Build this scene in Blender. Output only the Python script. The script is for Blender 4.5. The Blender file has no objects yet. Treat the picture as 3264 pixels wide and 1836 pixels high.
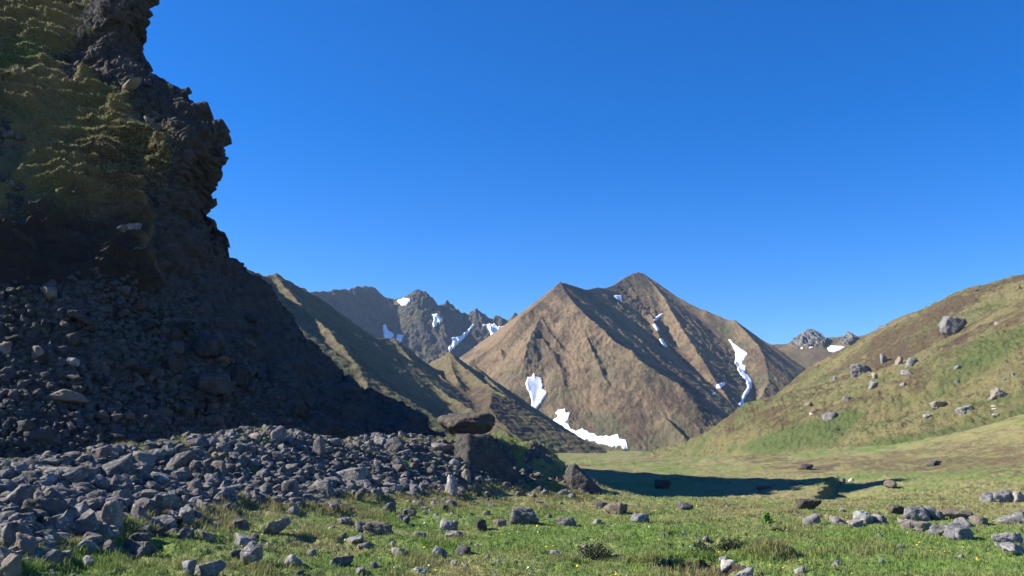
import bpy, bmesh, math, random
import numpy as np
from mathutils import Vector
R = math.radians
C = bpy.context.scene.collection
scene = bpy.context.scene
# ------------------------------------------------------------------ camera
F = 2827.0; PW, PH = 3264.0, 1836.0; HORIZON = 1410.0; CAMH = 2.4
PITCH = math.atan((HORIZON - PH/2)/F)
cam = bpy.data.cameras.new('camera'); co = bpy.data.objects.new('camera', cam); C.objects.link(co)
cam.sensor_width = 36.0; cam.lens = 36.0*F/PW; cam.clip_start = 0.1; cam.clip_end = 30000
co.location = (0, 0, CAMH); co.rotation_euler = (R(90)+PITCH, 0, 0)
scene.camera = co
# ------------------------------------------------------------------ light
SUN_AZ, SUN_EL = -87.0, 33.5
sd = Vector((math.sin(R(SUN_AZ))*math.cos(R(SUN_EL)), math.cos(R(SUN_AZ))*math.cos(R(SUN_EL)), math.sin(R(SUN_EL))))
sl = bpy.data.lights.new('sun', 'SUN'); sl.energy = 5.0; sl.angle = R(0.53); sl.color = (1.0, 0.94, 0.84)
so = bpy.data.objects.new('sun', sl); C.objects.link(so); so.rotation_euler = sd.to_track_quat('Z', 'Y').to_euler()
w = bpy.data.worlds.new('World'); scene.world = w; w.use_nodes = True
nt = w.node_tree; bg = nt.nodes['Background']
sky = nt.nodes.new('ShaderNodeTexSky'); sky.sky_type = 'NISHITA'; sky.sun_disc = False
sky.sun_elevation = R(SUN_EL); sky.sun_rotation = R(SUN_AZ); sky.altitude = 1600; sky.air_density = 1.0; sky.dust_density = 0.15; sky.ozone_density = 5.0
hs = nt.nodes.new('ShaderNodeHueSaturation'); hs.inputs['Saturation'].default_value = 1.34; hs.inputs['Hue'].default_value = 0.512; hs.inputs['Value'].default_value = 1.0
nt.links.new(sky.outputs[0], hs.inputs['Color']); nt.links.new(hs.outputs[0], bg.inputs['Color'])
bg.inputs['Strength'].default_value = 0.092
vs = scene.view_settings; vs.view_transform = 'Standard'; vs.look = 'None'; vs.gamma = 1.0; vs.exposure = 1.15
scene.cycles.max_bounces = 4; scene.cycles.diffuse_bounces = 2; scene.cycles.glossy_bounces = 1
# ------------------------------------------------------------------ numeric helpers
rng = np.random.default_rng(7); random.seed(7)
CT, ST = math.cos(PITCH), math.sin(PITCH)
def at(px, py, Y):
    """point at ground distance Y seen at photo pixel (px, py)"""
    u = (px - PW/2)/F; v = (PH/2 - py)/F
    ry = CT - v*ST; rz = ST + v*CT
    return np.array([u*Y/ry, Y, CAMH + rz*Y/ry])
def atv(px, py, Y):
    px = np.asarray(px, float); py = np.asarray(py, float); Y = np.asarray(Y, float)
    u = (px - PW/2)/F; v = (PH/2 - py)/F
    ry = CT - v*ST; rz = ST + v*CT
    return np.stack(np.broadcast_arrays(u*Y/ry, Y, CAMH + rz*Y/ry), -1)
def proj(P):
    z = P[..., 2] - CAMH; y = P[..., 1]
    d = np.maximum(CT*y + ST*z, 1e-3); up = -ST*y + CT*z
    return PW/2 + F*P[..., 0]/d, PH/2 - F*up/d
_perm = rng.permutation(256).astype(np.int32); _perm = np.concatenate([_perm]*3)
_g = rng.normal(size=(256, 3)).astype(np.float32); _g /= np.linalg.norm(_g, axis=1, keepdims=True)
_a = rng.random(256).astype(np.float32)*2*np.pi; _g2 = np.stack([np.cos(_a), np.sin(_a)], 1)
def n2(x, y, seed=0):
    x = np.asarray(x, np.float32) + 17.31*seed; y = np.asarray(y, np.float32) - 9.77*seed
    xi = np.floor(x); yi = np.floor(y); xf = x - xi; yf = y - yi
    xi = xi.astype(np.int32) & 255; yi = yi.astype(np.int32) & 255
    u = xf*xf*xf*(xf*(xf*6-15)+10); v = yf*yf*yf*(yf*(yf*6-15)+10)
    def g(a, b, p, q):
        k = _perm[_perm[a] + b]
        return _g2[k, 0]*p + _g2[k, 1]*q
    x1 = (xi+1) & 255; y1 = (yi+1) & 255
    a = g(xi, yi, xf, yf); b = g(x1, yi, xf-1, yf); c = g(xi, y1, xf, yf-1); d = g(x1, y1, xf-1, yf-1)
    a = a + u*(b-a); c = c + u*(d-c)
    return (a + v*(c-a))*1.5
def n3(P, seed=0):
    P = np.asarray(P, np.float32) + np.float32(13.7*seed)
    I = np.floor(P); f = P - I; I = I.astype(np.int32) & 255; J = (I+1) & 255
    w_ = f*f*f*(f*(f*6-15)+10)
    def g(a, b, c, dx, dy, dz):
        k = _perm[_perm[_perm[a]+b]+c]; G = _g[k]
        return G[..., 0]*dx + G[..., 1]*dy + G[..., 2]*dz
    x, y, z = f[..., 0], f[..., 1], f[..., 2]; X, Y, Z = I[..., 0], I[..., 1], I[..., 2]; X1, Y1, Z1 = J[..., 0], J[..., 1], J[..., 2]
    u, v, t = w_[..., 0], w_[..., 1], w_[..., 2]
    L = lambda a, b, s: a + s*(b-a)
    return L(L(L(g(X,Y,Z,x,y,z), g(X1,Y,Z,x-1,y,z), u), L(g(X,Y1,Z,x,y-1,z), g(X1,Y1,Z,x-1,y-1,z), u), v),
             L(L(g(X,Y,Z1,x,y,z-1), g(X1,Y,Z1,x-1,y,z-1), u), L(g(X,Y1,Z1,x,y-1,z-1), g(X1,Y1,Z1,x-1,y-1,z-1), u), v), t)*1.6
def fbm2(x, y, o=4, s=0, gain=.5, lac=2.03):
    t = 0; a = 1
    for k in range(o):
        t = t + a*n2(x, y, s+k); x = x*lac; y = y*lac; a *= gain
    return t
def rid2(x, y, o=4, s=0, gain=.5, lac=2.07):
    t = 0; a = 1
    for k in range(o):
        t = t + a*(1 - 2*np.abs(n2(x, y, s+k))); x = x*lac; y = y*lac; a *= gain
    return t
def fbm3(P, o=4, s=0, gain=.5, lac=2.03):
    t = 0; a = 1
    for k in range(o):
        t = t + a*n3(P, s+k); P = P*lac; a *= gain
    return t
def sstep(a, b, x):
    t = np.clip((x-a)/(b-a), 0, 1); return t*t*(3-2*t)
def inpoly(px, py, poly):
    poly = np.asarray(poly, float); r = np.zeros(px.shape, bool); n = len(poly)
    for i in range(n):
        x0, y0 = poly[i]; x1, y1 = poly[(i+1) % n]
        if y0 == y1: continue
        c = ((y0 > py) != (y1 > py)) & (px < (x1-x0)*(py-y0)/(y1-y0) + x0)
        r ^= c
    return r
def polydist(px, py, poly):
    """signed distance (px) to a polygon, positive inside"""
    poly = np.asarray(poly, float); d = np.full(px.shape, 1e9); n = len(poly)
    for i in range(n):
        a = poly[i]; b = poly[(i+1) % n]; ab = b-a; L = (ab**2).sum() + 1e-9
        t = np.clip(((px-a[0])*ab[0] + (py-a[1])*ab[1])/L, 0, 1)
        d = np.minimum(d, np.hypot(px-a[0]-t*ab[0], py-a[1]-t*ab[1]))
    return np.where(inpoly(px, py, poly), d, -d)
def dens(line, step):
    """subdivide a polyline of 3-tuples (px,py,v) in pixel space"""
    line = np.asarray(line, float); out = []
    for a, b in zip(line[:-1], line[1:]):
        k = max(1, int(np.hypot(*(b-a)[:2])/step))
        for i in range(k): out.append(a + (b-a)*i/k)
    out.append(line[-1]); return np.array(out)
class RBF:
    """surface through scattered values: linear radial basis plus a plane"""
    def __init__(self, p, v):
        p = np.asarray(p, float); v = np.asarray(v, float)
        self.s = p.std(0).mean(); self.m = p.mean(0); q = (p-self.m)/self.s
        _, keep = np.unique(np.round(q*2e3), axis=0, return_index=True); q = q[keep]; v = v[keep]
        n = len(q); A = np.zeros((n+3, n+3)); d = np.sqrt(((q[:, None]-q[None])**2).sum(-1))
        A[:n, :n] = -d - 0.0*np.eye(n); P = np.c_[np.ones(n), q]; A[:n, n:] = P; A[n:, :n] = P.T
        sol = np.linalg.lstsq(A, np.r_[v, 0, 0, 0], rcond=None)[0] if n < 5 else np.linalg.solve(A + 1e-9*np.eye(n+3), np.r_[v, 0, 0, 0])
        self.q = q.astype(np.float32); self.w = sol[:n]; self.c = sol[n:]
    def __call__(self, x, y):
        sh = np.shape(x); q = np.stack([(np.ravel(x)-self.m[0])/self.s, (np.ravel(y)-self.m[1])/self.s], 1).astype(np.float32); o = np.empty(len(q))
        for i in range(0, len(q), 20000):
            b = q[i:i+20000]; d = np.sqrt((b[:, None, 0]-self.q[None, :, 0])**2 + (b[:, None, 1]-self.q[None, :, 1])**2)
            o[i:i+20000] = -d @ self.w + self.c[0] + b @ self.c[1:]
        return o.reshape(sh)
def coarse(fun, A, B, k=5):
    """evaluate fun on every k-th row and column of a grid and interpolate in between"""
    nr, nc = A.shape; ri = np.unique(np.r_[np.arange(0, nr, k), nr-1]); ci = np.unique(np.r_[np.arange(0, nc, k), nc-1])
    Z = fun(A[np.ix_(ri, ci)], B[np.ix_(ri, ci)])
    j = np.arange(nc); Zc = np.stack([np.interp(j, ci, z) for z in Z]); i = np.arange(nr)
    a = np.clip(np.searchsorted(ri, i, side='right')-1, 0, len(ri)-2); t = ((i-ri[a])/(ri[a+1]-ri[a]))[:, None]
    return Zc[a]*(1-t) + Zc[a+1]*t
# ------------------------------------------------------------------ object helpers
def tag(o, label=None, cat=None, group=None, kind=None):
    if label: o['label'] = label
    if cat: o['category'] = cat
    if group: o['group'] = group
    if kind: o['kind'] = kind
    return o
def mesh_obj(name, V, Q, mats, attrs=None, smooth=True, parent=None, mesh_name=None):
    """V (n,3); Q (m,3 or 4) face corners; attrs {name: per-vertex floats}"""
    V = np.ascontiguousarray(V, np.float32).reshape(-1, 3); Q = np.ascontiguousarray(Q, np.int32); m, k = Q.shape
    me = bpy.data.meshes.new(mesh_name or name); me.vertices.add(len(V)); me.vertices.foreach_set('co', V.ravel())
    me.loops.add(m*k); me.loops.foreach_set('vertex_index', Q.ravel()); me.polygons.add(m)
    me.polygons.foreach_set('loop_start', np.arange(0, m*k, k, dtype=np.int32)); me.polygons.foreach_set('loop_total', np.full(m, k, np.int32))
    me.polygons.foreach_set('use_smooth', np.full(m, smooth, bool))
    for a, d in (attrs or {}).items():
        t = me.attributes.new(a, 'FLOAT', 'POINT'); t.data.foreach_set('value', np.ascontiguousarray(d, np.float32).ravel())
    me.update(); me.validate()
    for mm in (mats if isinstance(mats, (list, tuple)) else [mats]): me.materials.append(mm)
    o = bpy.data.objects.new(name, me); C.objects.link(o)
    if parent: o.parent = parent
    return o
def gridfaces(nr, nc):
    i = np.arange(nr*nc).reshape(nr, nc)
    return np.stack([i[:-1, :-1], i[:-1, 1:], i[1:, 1:], i[1:, :-1]], -1).reshape(-1, 4)
class Polar:
    """a terrain sheet on rings and spokes; rows are rings (r), columns are spokes (azimuth from +Y)"""
    def __init__(self, az, r):
        self.az = np.asarray(az, float); self.r = np.asarray(r, float)
        self.X = self.r[:, None]*np.sin(self.az)[None]; self.Y = self.r[:, None]*np.cos(self.az)[None]; self.shape = self.X.shape
    def set(self, Z): self.Z = Z; self.P = np.stack([self.X, self.Y, Z], -1); self.px, self.py = proj(self.P)
    def z(self, x, y):
        x = np.asarray(x, float); y = np.asarray(y, float)
        a = np.interp(np.arctan2(x, y), self.az, np.arange(len(self.az))); b = np.interp(np.hypot(x, y), self.r, np.arange(len(self.r)))
        i = np.clip(b.astype(int), 0, len(self.r)-2); j = np.clip(a.astype(int), 0, len(self.az)-2); s = b-i; t = a-j; Z = self.Z
        return (Z[i, j]*(1-t)+Z[i, j+1]*t)*(1-s) + (Z[i+1, j]*(1-t)+Z[i+1, j+1]*t)*s
    def hit(self, px, py, y0=3.0):
        """first point of the sheet along the sight line of a pixel"""
        d = at(px, py, 1.0) - np.array([0, 0, CAMH]); h = math.hypot(d[0], d[1]); d = d/h
        az = math.atan2(d[0], d[1]); t = self.r[self.r > y0]; rz = CAMH + d[2]*t; g = self.z(d[0]*t, d[1]*t)
        k = np.nonzero(g >= rz)[0]
        if not len(k): return None
        k = k[0]
        if k > 0:
            a = rz[k-1]-g[k-1]; b = g[k]-rz[k]; tt = t[k-1] + (t[k]-t[k-1])*a/(a+b+1e-9)
        else: tt = t[0]
        return np.array([d[0]*tt, d[1]*tt, CAMH+d[2]*tt])
    def build(self, name, mat, attrs=None): 
        return mesh_obj(name, self.P.reshape(-1, 3), gridfaces(*self.shape)[:, ::-1], mat, attrs)
# ------------------------------------------------------------------ materials
def newmat(name):
    m = bpy.data.materials.new(name); m.use_nodes = True; t = m.node_tree; b = t.nodes['Principled BSDF']
    b.inputs['Roughness'].default_value = 0.9; b.inputs['Specular IOR Level'].default_value = 0.25
    return m, t, b
class NB:
    def __init__(self, t): self.t = t
    def n(self, typ, **k):
        o = self.t.nodes.new(typ)
        for a, v in k.items(): setattr(o, a, v)
        return o
    def l(self, a, b): self.t.links.new(a, b)
    def noise(self, vec, scale, detail=4, rough=.55, dist=0.0):
        o = self.n('ShaderNodeTexNoise'); o.inputs['Scale'].default_value = scale; o.inputs['Detail'].default_value = detail; o.inputs['Roughness'].default_value = rough
        o.inputs['Distortion'].default_value = dist; self.l(vec, o.inputs['Vector']); return o.outputs['Fac']
    def ramp(self, f, a, b, lo=0., hi=1.):
        o = self.n('ShaderNodeMapRange'); o.interpolation_type = 'SMOOTHSTEP'; o.clamp = True
        for k, v in zip(('From Min', 'From Max', 'To Min', 'To Max'), (a, b, lo, hi)): o.inputs[k].default_value = v
        self.l(f, o.inputs['Value']); return o.outputs['Result']
    def mix(self, f, a, b):
        o = self.n('ShaderNodeMix', data_type='RGBA')
        if isinstance(f, float): o.inputs[0].default_value = f
        else: self.l(f, o.inputs[0])
        for s, v in ((o.inputs[6], a), (o.inputs[7], b)):
            if isinstance(v, tuple): s.default_value = (*v, 1)
            else: self.l(v, s)
        return o.outputs[2]
    def math(self, op, a, b=0.0, clamp=False):
        o = self.n('ShaderNodeMath', operation=op, use_clamp=clamp)
        for s, v in ((o.inputs[0], a), (o.inputs[1], b)):
            if isinstance(v, (int, float)): s.default_value = v
            else: self.l(v, s)
        return o.outputs[0]
    def attr(self, name): 
        o = self.n('ShaderNodeAttribute', attribute_name=name); return o.outputs['Fac']
    def pos(self): return self.n('ShaderNodeNewGeometry').outputs['Position']
    def bump(self, b, h, dist, strength=1.0, base=None):
        o = self.n('ShaderNodeBump'); o.inputs['Distance'].default_value = dist; o.inputs['Strength'].default_value = strength
        self.l(h, o.inputs['Height']); self.l(o.outputs['Normal'], b.inputs['Normal'])
        return o
def turf_mat(name, s, green, dry, brown, rockc, soil, bumpd, gscale=1.0, rockscale=None):
    """grassland: green / dry / brown grass in patches, with bare soil and rock where the attributes say; s = size of the patches in metres"""
    m, t, b = newmat(name); q = NB(t); p = q.pos()
    n1 = q.noise(p, 1/s, 5, .6, .4); n2_ = q.noise(p, 4.1/s, 5, .65); n3_ = q.noise(p, 17/s, 4, .7); n4 = q.noise(p, 60/s, 3, .7)
    gr = q.attr('green'); rk = q.attr('rock'); br = q.attr('brown')
    f1 = q.ramp(q.math('ADD', q.math('ADD', n1, q.math('MULTIPLY', n3_, .45)), q.math('MULTIPLY', gr, gscale)), .62, .98)
    c = q.mix(f1, dry, green)
    f2 = q.ramp(q.math('ADD', q.math('ADD', n2_, q.math('MULTIPLY', n4, .3)), br), .68, .95)
    c = q.mix(f2, c, brown)
    v = q.n('ShaderNodeMix', data_type='RGBA', blend_type='MULTIPLY'); v.inputs[0].default_value = 1.0
    vv = q.ramp(q.math('ADD', q.math('MULTIPLY', n3_, .5), q.math('MULTIPLY', n4, .5)), .3, .7, .62, 1.32)
    q.l(c, v.inputs[6]); q.l(vv, v.inputs[7]); c = v.outputs[2]
    so_ = q.ramp(q.math('ADD', q.attr('soil'), q.math('MULTIPLY', n3_, .3)), .45, .75)
    c = q.mix(so_, c, soil)
    rs = rockscale or s
    r1 = q.noise(p, 6/rs, 6, .7); r2 = q.noise(p, 40/rs, 4, .7)
    rc = q.mix(q.ramp(r1, .35, .65), tuple(x*.55 for x in rockc), rockc); rc = q.mix(q.ramp(r2, .5, .75), rc, tuple(min(1, x*1.6) for x in rockc))
    fr = q.ramp(q.math('ADD', rk, q.math('MULTIPLY', q.math('SUBTRACT', q.noise(p, 12/s, 5, .7), .5), 1.3)), .35, .62)
    c = q.mix(fr, c, rc)
    q.l(c, b.inputs['Base Color'])
    h = q.math('ADD', q.math('ADD', q.math('MULTIPLY', n3_, 1.0), q.math('MULTIPLY', n4, .5)), q.math('MULTIPLY', q.math('MULTIPLY', r1, fr), 1.2))
    q.bump(b, h, bumpd, .9)
    return m
def rock_mat(name, base, dark, light, s, var=.25, warm=(.21, .17, .13), bd=.03):
    m, t, b = newmat(name); q = NB(t); p = q.pos()
    oi = q.n('ShaderNodeObjectInfo').outputs['Random']
    n1 = q.noise(p, 2.2/s, 6, .65, .5); n2_ = q.noise(p, 9/s, 6, .7); n3_ = q.noise(p, 38/s, 4, .75)
    c = q.mix(q.ramp(n1, .35, .68), dark, base); c = q.mix(q.ramp(n2_, .52, .72), c, light); c = q.mix(q.ramp(n3_, .55, .8, 0, .6), c, tuple(min(1, x*1.35) for x in light))
    c = q.mix(q.ramp(q.math('ADD', oi, q.math('MULTIPLY', n1, .3)), .86, 1.0, 0, .75), c, warm)
    v = q.n('ShaderNodeMix', data_type='RGBA', blend_type='MULTIPLY'); v.inputs[0].default_value = 1.0
    q.l(c, v.inputs[6]); q.l(q.ramp(q.math('FRACT', q.math('MULTIPLY', oi, 7.31)), 0, 1, 1-var, 1+var), v.inputs[7])
    q.l(v.outputs[2], b.inputs['Base Color'])
    vo = q.n('ShaderNodeTexVoronoi', feature='DISTANCE_TO_EDGE'); vo.inputs['Scale'].default_value = 2.4/s; q.l(p, vo.inputs['Vector'])
    h = q.math('ADD', q.math('ADD', n2_, q.math('MULTIPLY', n3_, .45)), q.math('MULTIPLY', q.ramp(vo.outputs['Distance'], 0, .06), .35))
    q.bump(b, h, bd*s, 1.0); b.inputs['Roughness'].default_value = .85
    return m
M = {}
M['meadow'] = turf_mat('meadow_turf', 3.0, (.125, .185, .042), (.215, .192, .08), (.12, .09, .045), (.10, .094, .088), (.035, .025, .018), .07, .9, 1.5)
M['hill'] = turf_mat('hill_turf', 16.0, (.09, .118, .034), (.19, .165, .07), (.098, .07, .037), (.20, .195, .19), (.07, .04, .03), 1.0, .9)
M['spur'] = turf_mat('spur_turf', 45.0, (.085, .098, .036), (.155, .122, .062), (.085, .062, .038), (.10, .09, .085), (.06, .04, .03), 1.4, .9)
M['peak'] = turf_mat('peak_turf', 70.0, (.10, .10, .052), (.20, .14, .077), (.098, .068, .043), (.082, .068, .06), (.06, .04, .03), 2.4, .9)
M['crag'] = turf_mat('crag_turf', 70.0, (.085, .085, .045), (.13, .105, .068), (.085, .068, .052), (.092, .086, .082), (.06, .04, .03), 4.0, .9)
M['saddle'] = turf_mat('saddle_turf', 60.0, (.12, .11, .05), (.15, .11, .065), (.10, .07, .05), (.20, .195, .19), (.06, .04, .03), 2.0, .9)
M['cliff'] = turf_mat('cliff_turf', 5.0, (.085, .088, .032), (.185, .14, .07), (.08, .054, .035), (.068, .06, .056), (.022, .018, .016), .14, .6, 3.0)
M['rock'] = rock_mat('grey_rock', (.205, .19, .172), (.066, .06, .055), (.39, .375, .35), 1.0, .32)
M['shaded_scree_rock'] = rock_mat('shaded_scree_rock', (.062, .057, .053), (.028, .026, .025), (.11, .103, .097), 1.2, .45, (.10, .07, .05))  # grey rock darkened so the scree's shade sits in its colour
M['pale_rock'] = rock_mat('pale_rock', (.27, .262, .25), (.115, .11, .106), (.40, .395, .38), 1.0, .18, (.25, .21, .17))
M['brown_rock'] = rock_mat('brown_rock', (.10, .08, .065), (.045, .038, .034), (.19, .168, .145), 1.2, .1)
M['dark_rock'] = rock_mat('dark_rock', (.07, .061, .053), (.036, .033, .031), (.13, .12, .11), 1.5, .1)  # dark tone also stands in for shade on the outcrop and meadow-shadow boulders
M['rosy_rock'] = rock_mat('rosy_rock', (.24, .18, .155), (.12, .09, .08), (.33, .28, .25), 1.0, .15)
M['white_rock'] = rock_mat('white_rock', (.55, .52, .45), (.32, .30, .26), (.66, .63, .56), 1.0, .1, (.5, .45, .38))
def snow_mat():
    m, t, b = newmat('old_snow'); q = NB(t); p = q.pos()
    c = q.mix(q.ramp(q.noise(p, .12, 6, .7), .3, .7), (.84, .845, .85), (.93, .93, .93)); q.l(c, b.inputs['Base Color']); b.inputs['Roughness'].default_value = .6
    q.bump(b, q.noise(p, .35, 5, .7), .5, .5); return m
M['snow'] = snow_mat()
# ================================================================== GROUND: meadow, talus bank and valley floor, one sheet to the horizon
def pts(lines, step=60):
    out = []
    for L in lines:
        d = dens(L, step); out.append(atv(d[:, 0], d[:, 1], d[:, 2]))
    return np.concatenate(out)
crest = [(-700,1580,19),(-250,1535,22),(0,1508,24),(180,1494,25.5),(300,1458,28),(450,1448,30.5),(600,1428,33.5),(700,1398,35.5),(820,1381,37.5),(900,1401,39),(1010,1425,40.5),(1100,1413,43),(1200,1403,45),(1300,1403,46),(1400,1405,47),(1500,1408,48),(1600,1386,48.5),(1700,1406,48.5),(1760,1448,48),(1815,1490,47.5),(1875,1546,46)]
mid = [(-400,1700,16),(0,1650,17.6),(300,1600,21.0),(600,1560,25.6),(900,1522,31.0),(1200,1492,38.0),(1400,1492,41.5),(1550,1502,45.5),(1700,1512,46.3),(1800,1552,45.4)]
foot = [(-300,1836,13.2),(0,1836,13.6),(300,1770,16.6),(600,1700,19.6),(900,1640,24.2),(1150,1600,30.5),(1400,1588,36.8),(1600,1578,42.6),(1800,1586,43.4),(1920,1604,41.5)]
fold = [(2500,1476,90),(2700,1456,100),(2891,1430,112),(3097,1372,112),(3264,1327,106),(3500,1245,100),(3900,1150,95)]
side = [(3264,1450,70),(3264,1560,42),(2900,1500,70),(3264,1642,29.5),(3600,1500,45),(2700,1520,62)]
g = [pts([crest, mid, foot, fold]), pts([[s] for s in side] if False else [side[:1], side[1:2], side[2:3], side[3:4], side[4:5], side[5:6]])]
bk = pts([crest]); bk = bk + np.array([0, 5, -.9]); g.append(bk)
bk2 = pts([crest]); bk2 = bk2 + np.array([0, 12, 0.0]); bk2[:, 2] = .4; g.append(bk2[bk2[:, 0] < -3])
for y, xs, z in ((-30, (-40, 0, 40), 0), (5, (-12, -4, 4, 12, 25), 0), (10, (-9, -3, 3, 10), 0), (12.5, (-8,), .1), (16, (-2, 2, 5, 9), 0), (20, (6.6, 7.5, 8.6), .13), (25, (-2, 2, 5, 8, 13), 0), (33, (0, 4, 10, 16), 0),
                 (41, (3, 8, 13), -.35), (50, (5, 10, 15), -.6), (58, (5, 11, 16), -.5), (70, (3, 10, 18), -.3), (90, (-2, 8, 20), -.2), (130, (-10, 5, 20), -.5), (190, (-30, 0, 25, 60), -1.2),
                 (300, (-60, 0, 60, 140), -2.4), (450, (-200, -60, 60, 200), -3), (700, (-300, 0, 300), -5), (100, (-110, -60, -35, -18), -.5), (150, (-160, -100, -60, -30), -1), (230, (-200, -130, -80, -40), -2), (330, (-260, -150), -3), (60, (-70,), 2), (0, (-70, 70), 0)):
    g.append(np.array([(x, y, z) for x in xs], float))
g = np.concatenate(g); gr_rbf = RBF(g[:, :2], g[:, 2])
fine = np.linspace(R(-34), R(35), 1080)
az = np.r_[np.linspace(R(-180), R(-34), 50)[:-1], fine, np.linspace(R(35), R(180), 50)[1:]]
rr = np.r_[np.linspace(.6, 12, 14)[:-1], 12*np.exp(np.arange(0, math.log(10), .0042)), 120*np.exp(np.arange(0.011, math.log(6), .011)), 720*np.exp(np.linspace(.1, math.log(4.1), 10))]
gnd = Polar(az, rr)
Z = coarse(gr_rbf, gnd.X, gnd.Y, 5)
far_ = sstep(450, 700, np.hypot(gnd.X, gnd.Y)); Z = Z*(1-far_) + far_*(-5)
X, Y = gnd.X, gnd.Y; D = np.hypot(X, Y); near = sstep(110, 60, D)
gnd.set(Z); px, py = gnd.px, gnd.py
fr_ = (D > 9) & (Y > 0)
TAL = [(-400,1590),(0,1500),(300,1440),(600,1410),(820,1360),(1100,1395),(1500,1395),(1640,1400),(1760,1470),(1800,1510),(1850,1570),(1760,1578),(1600,1560),(1450,1578),(1330,1600),(1180,1600),(1050,1595),(960,1600),(860,1622),(760,1640),(560,1665),(420,1700),(250,1760),(100,1800),(-200,1836)]
td = np.where(fr_, polydist(px, py, TAL), -400)
tal = sstep(-45, 30, td + 40*fbm2(X*.5, Y*.35, 3, 5)); tal[~fr_] = 0
tal[Y > crest[0][2]+35] = 0
# relief: tussocks, hummocks, old cattle steps on the rise, rubble lumps on the bank
hum = fbm2(X*.55, Y*.55, 3, 11); tus = fbm2(X*2.6, Y*2.6, 3, 21); fin = fbm2(X*9, Y*9, 2, 31)
rough = .45 + .75*sstep(-.25, .5, fbm2(X*.16, Y*.16, 2, 41))
Z = Z + near*(1-tal)*(.10*hum + .07*rough*tus + .026*rough*fin) + .4*sstep(48, 80, D)*sstep(320, 200, D)*fbm2(X*.035, Y*.025, 2, 50) + (1-near)*sstep(700, 400, D)*(.22*fbm2(X*.08, Y*.08, 3, 51) + .22*fbm2(X*.4, Y*.4, 3, 52))
Z = Z + near*tal*(.16*rid2(X*.8, Y*.8, 2, 61) + .13*np.abs(n2(X*2.2, Y*2.2, 65)) + .05*tus)
Z = Z - .035*near*(1-tal)*sstep(.1, .5, np.abs(tus))
# the stream-cut bank beyond the shadow
a = np.array([15.0, 45.5]); b_ = np.array([23.5, 66.0]); ab = b_-a; t = ((X-a[0])*ab[0] + (Y-a[1])*ab[1])/(ab@ab)
sgn = (ab[0]*(Y-a[1]) - ab[1]*(X-a[0]))/np.hypot(*ab) + .45*n2(X*.5, Y*.5, 71)          # positive on the valley side
win = sstep(-.05, .3, t)*sstep(1.06, .7, t)
bank = win*np.where(sgn < 0, sstep(.1, -.35, sgn)*np.exp(-np.maximum(-sgn-1.3, 0)/2.2), 0)
Z = Z - .55*bank + .12*win*np.where(sgn > 0, np.exp(-sgn/2.5), 1-sstep(0, -.3, sgn))*sstep(-.3, 0, sgn)
# the peaty hollow in front
hx, hy = 3.62, 18.0; ca, sa = math.cos(R(-28)), math.sin(R(-28)); e1 = ((X-hx)*ca + (Y-hy)*sa); e2 = (-(X-hx)*sa + (Y-hy)*ca)
hd = np.hypot(e1/1.05, e2/.95) + .16*fbm2(X*2.2, Y*2.2, 3, 81); hol = sstep(1.0, .88, hd); Z = Z - 1.1*hol
e3 = np.hypot((X-5.0)/.95, (Y-21.2)/1.0) + .25*fbm2(X*2, Y*2, 2, 85); Z = Z - .22*sstep(1, .5, e3)
e4 = np.hypot((X-5.25)/.62, (Y-18.9)/.9) + .2*fbm2(X*2, Y*2, 2, 86); tuss = sstep(1, .3, e4); Z = Z + .18*tuss
gnd.set(Z)
green = sstep(40, 60, D)*.26*fbm2(X*.05, Y*.022, 4, 90) + .12*fbm2(X*.07, Y*.07, 3, 91) + .10*fbm2(X*.3, Y*.3, 2, 92) + .14*sstep(46, 20, D) - .07*sstep(50, 90, D) + .10*sstep(.0,.6,fbm2(X*.05,Y*.03,3,93)) - .2*tuss
zone = lambda poly, soft=40: sstep(-soft, soft, np.where(fr_, polydist(gnd.px, gnd.py, poly), -1e3) + 30*fbm2(X*.2, Y*.2, 2, 95))
green = green + .22*zone([(1640,1440),(1800,1470),(2400,1520),(2300,1560),(1900,1500)]) + .12*zone([(2000,1700),(3000,1690),(3264,1760),(3264,1836),(2000,1836)])
green = green - .08*zone([(2100,1470),(3264,1430),(3264,1640),(2500,1600),(2150,1500)], 70) + .16*zone([(2700,1500),(3264,1430),(3264,1520),(2950,1540)])*.4
brown = sstep(40, 60, D)*(.22*fbm2(X*.06, Y*.025, 4, 98)+.03) + .10*fbm2(X*.25, Y*.25, 3, 97) - .12*sstep(60, 25, D) + .25*zone([(2380,1462),(2560,1475),(2660,1490),(2560,1500),(2400,1480)], 15) + .3*zone([(2350,1655),(2560,1640),(2540,1690),(2400,1690)], 30)*.5
GREEN = green
soil = 1.5*sstep(1.06, .95, hd) + .38*win*sstep(.15, -.05, sgn)*sstep(-.5, -.1, sgn) + .9*sstep(1, .6, e3)*.7 + tal*.35
rockA = 1.0*tal*sstep(-.5, .1, fbm2(X*.4, Y*.4, 3, 99)) * .9
ground = gnd.build('ground', M['meadow'], dict(green=green, brown=brown, soil=soil, rock=rockA-.35*(1-tal))); tag(ground, kind='structure')
ground['label'] = 'short green and straw coloured alpine turf covering the valley floor'
# ================================================================== helper for hills given as lines of (px, py, Y)
def hillsheet(lines, back, az_, r_, k=4, step=40, extra=None):
    p = [pts([l], step) for l in lines]
    if extra is not None: p.append(np.array(extra, float))
    for L, dy, dz in back:
        q = pts([L], step); d = q[:, :2]/np.linalg.norm(q[:, :2], axis=1, keepdims=True); q = q + np.c_[d*dy, np.full(len(q), dz)]; p.append(q)
    p = np.concatenate(p); f = RBF(p[:, :2], p[:, 2]); S = Polar(az_, r_); S.base = coarse(f, S.X, S.Y, k); return S
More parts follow.
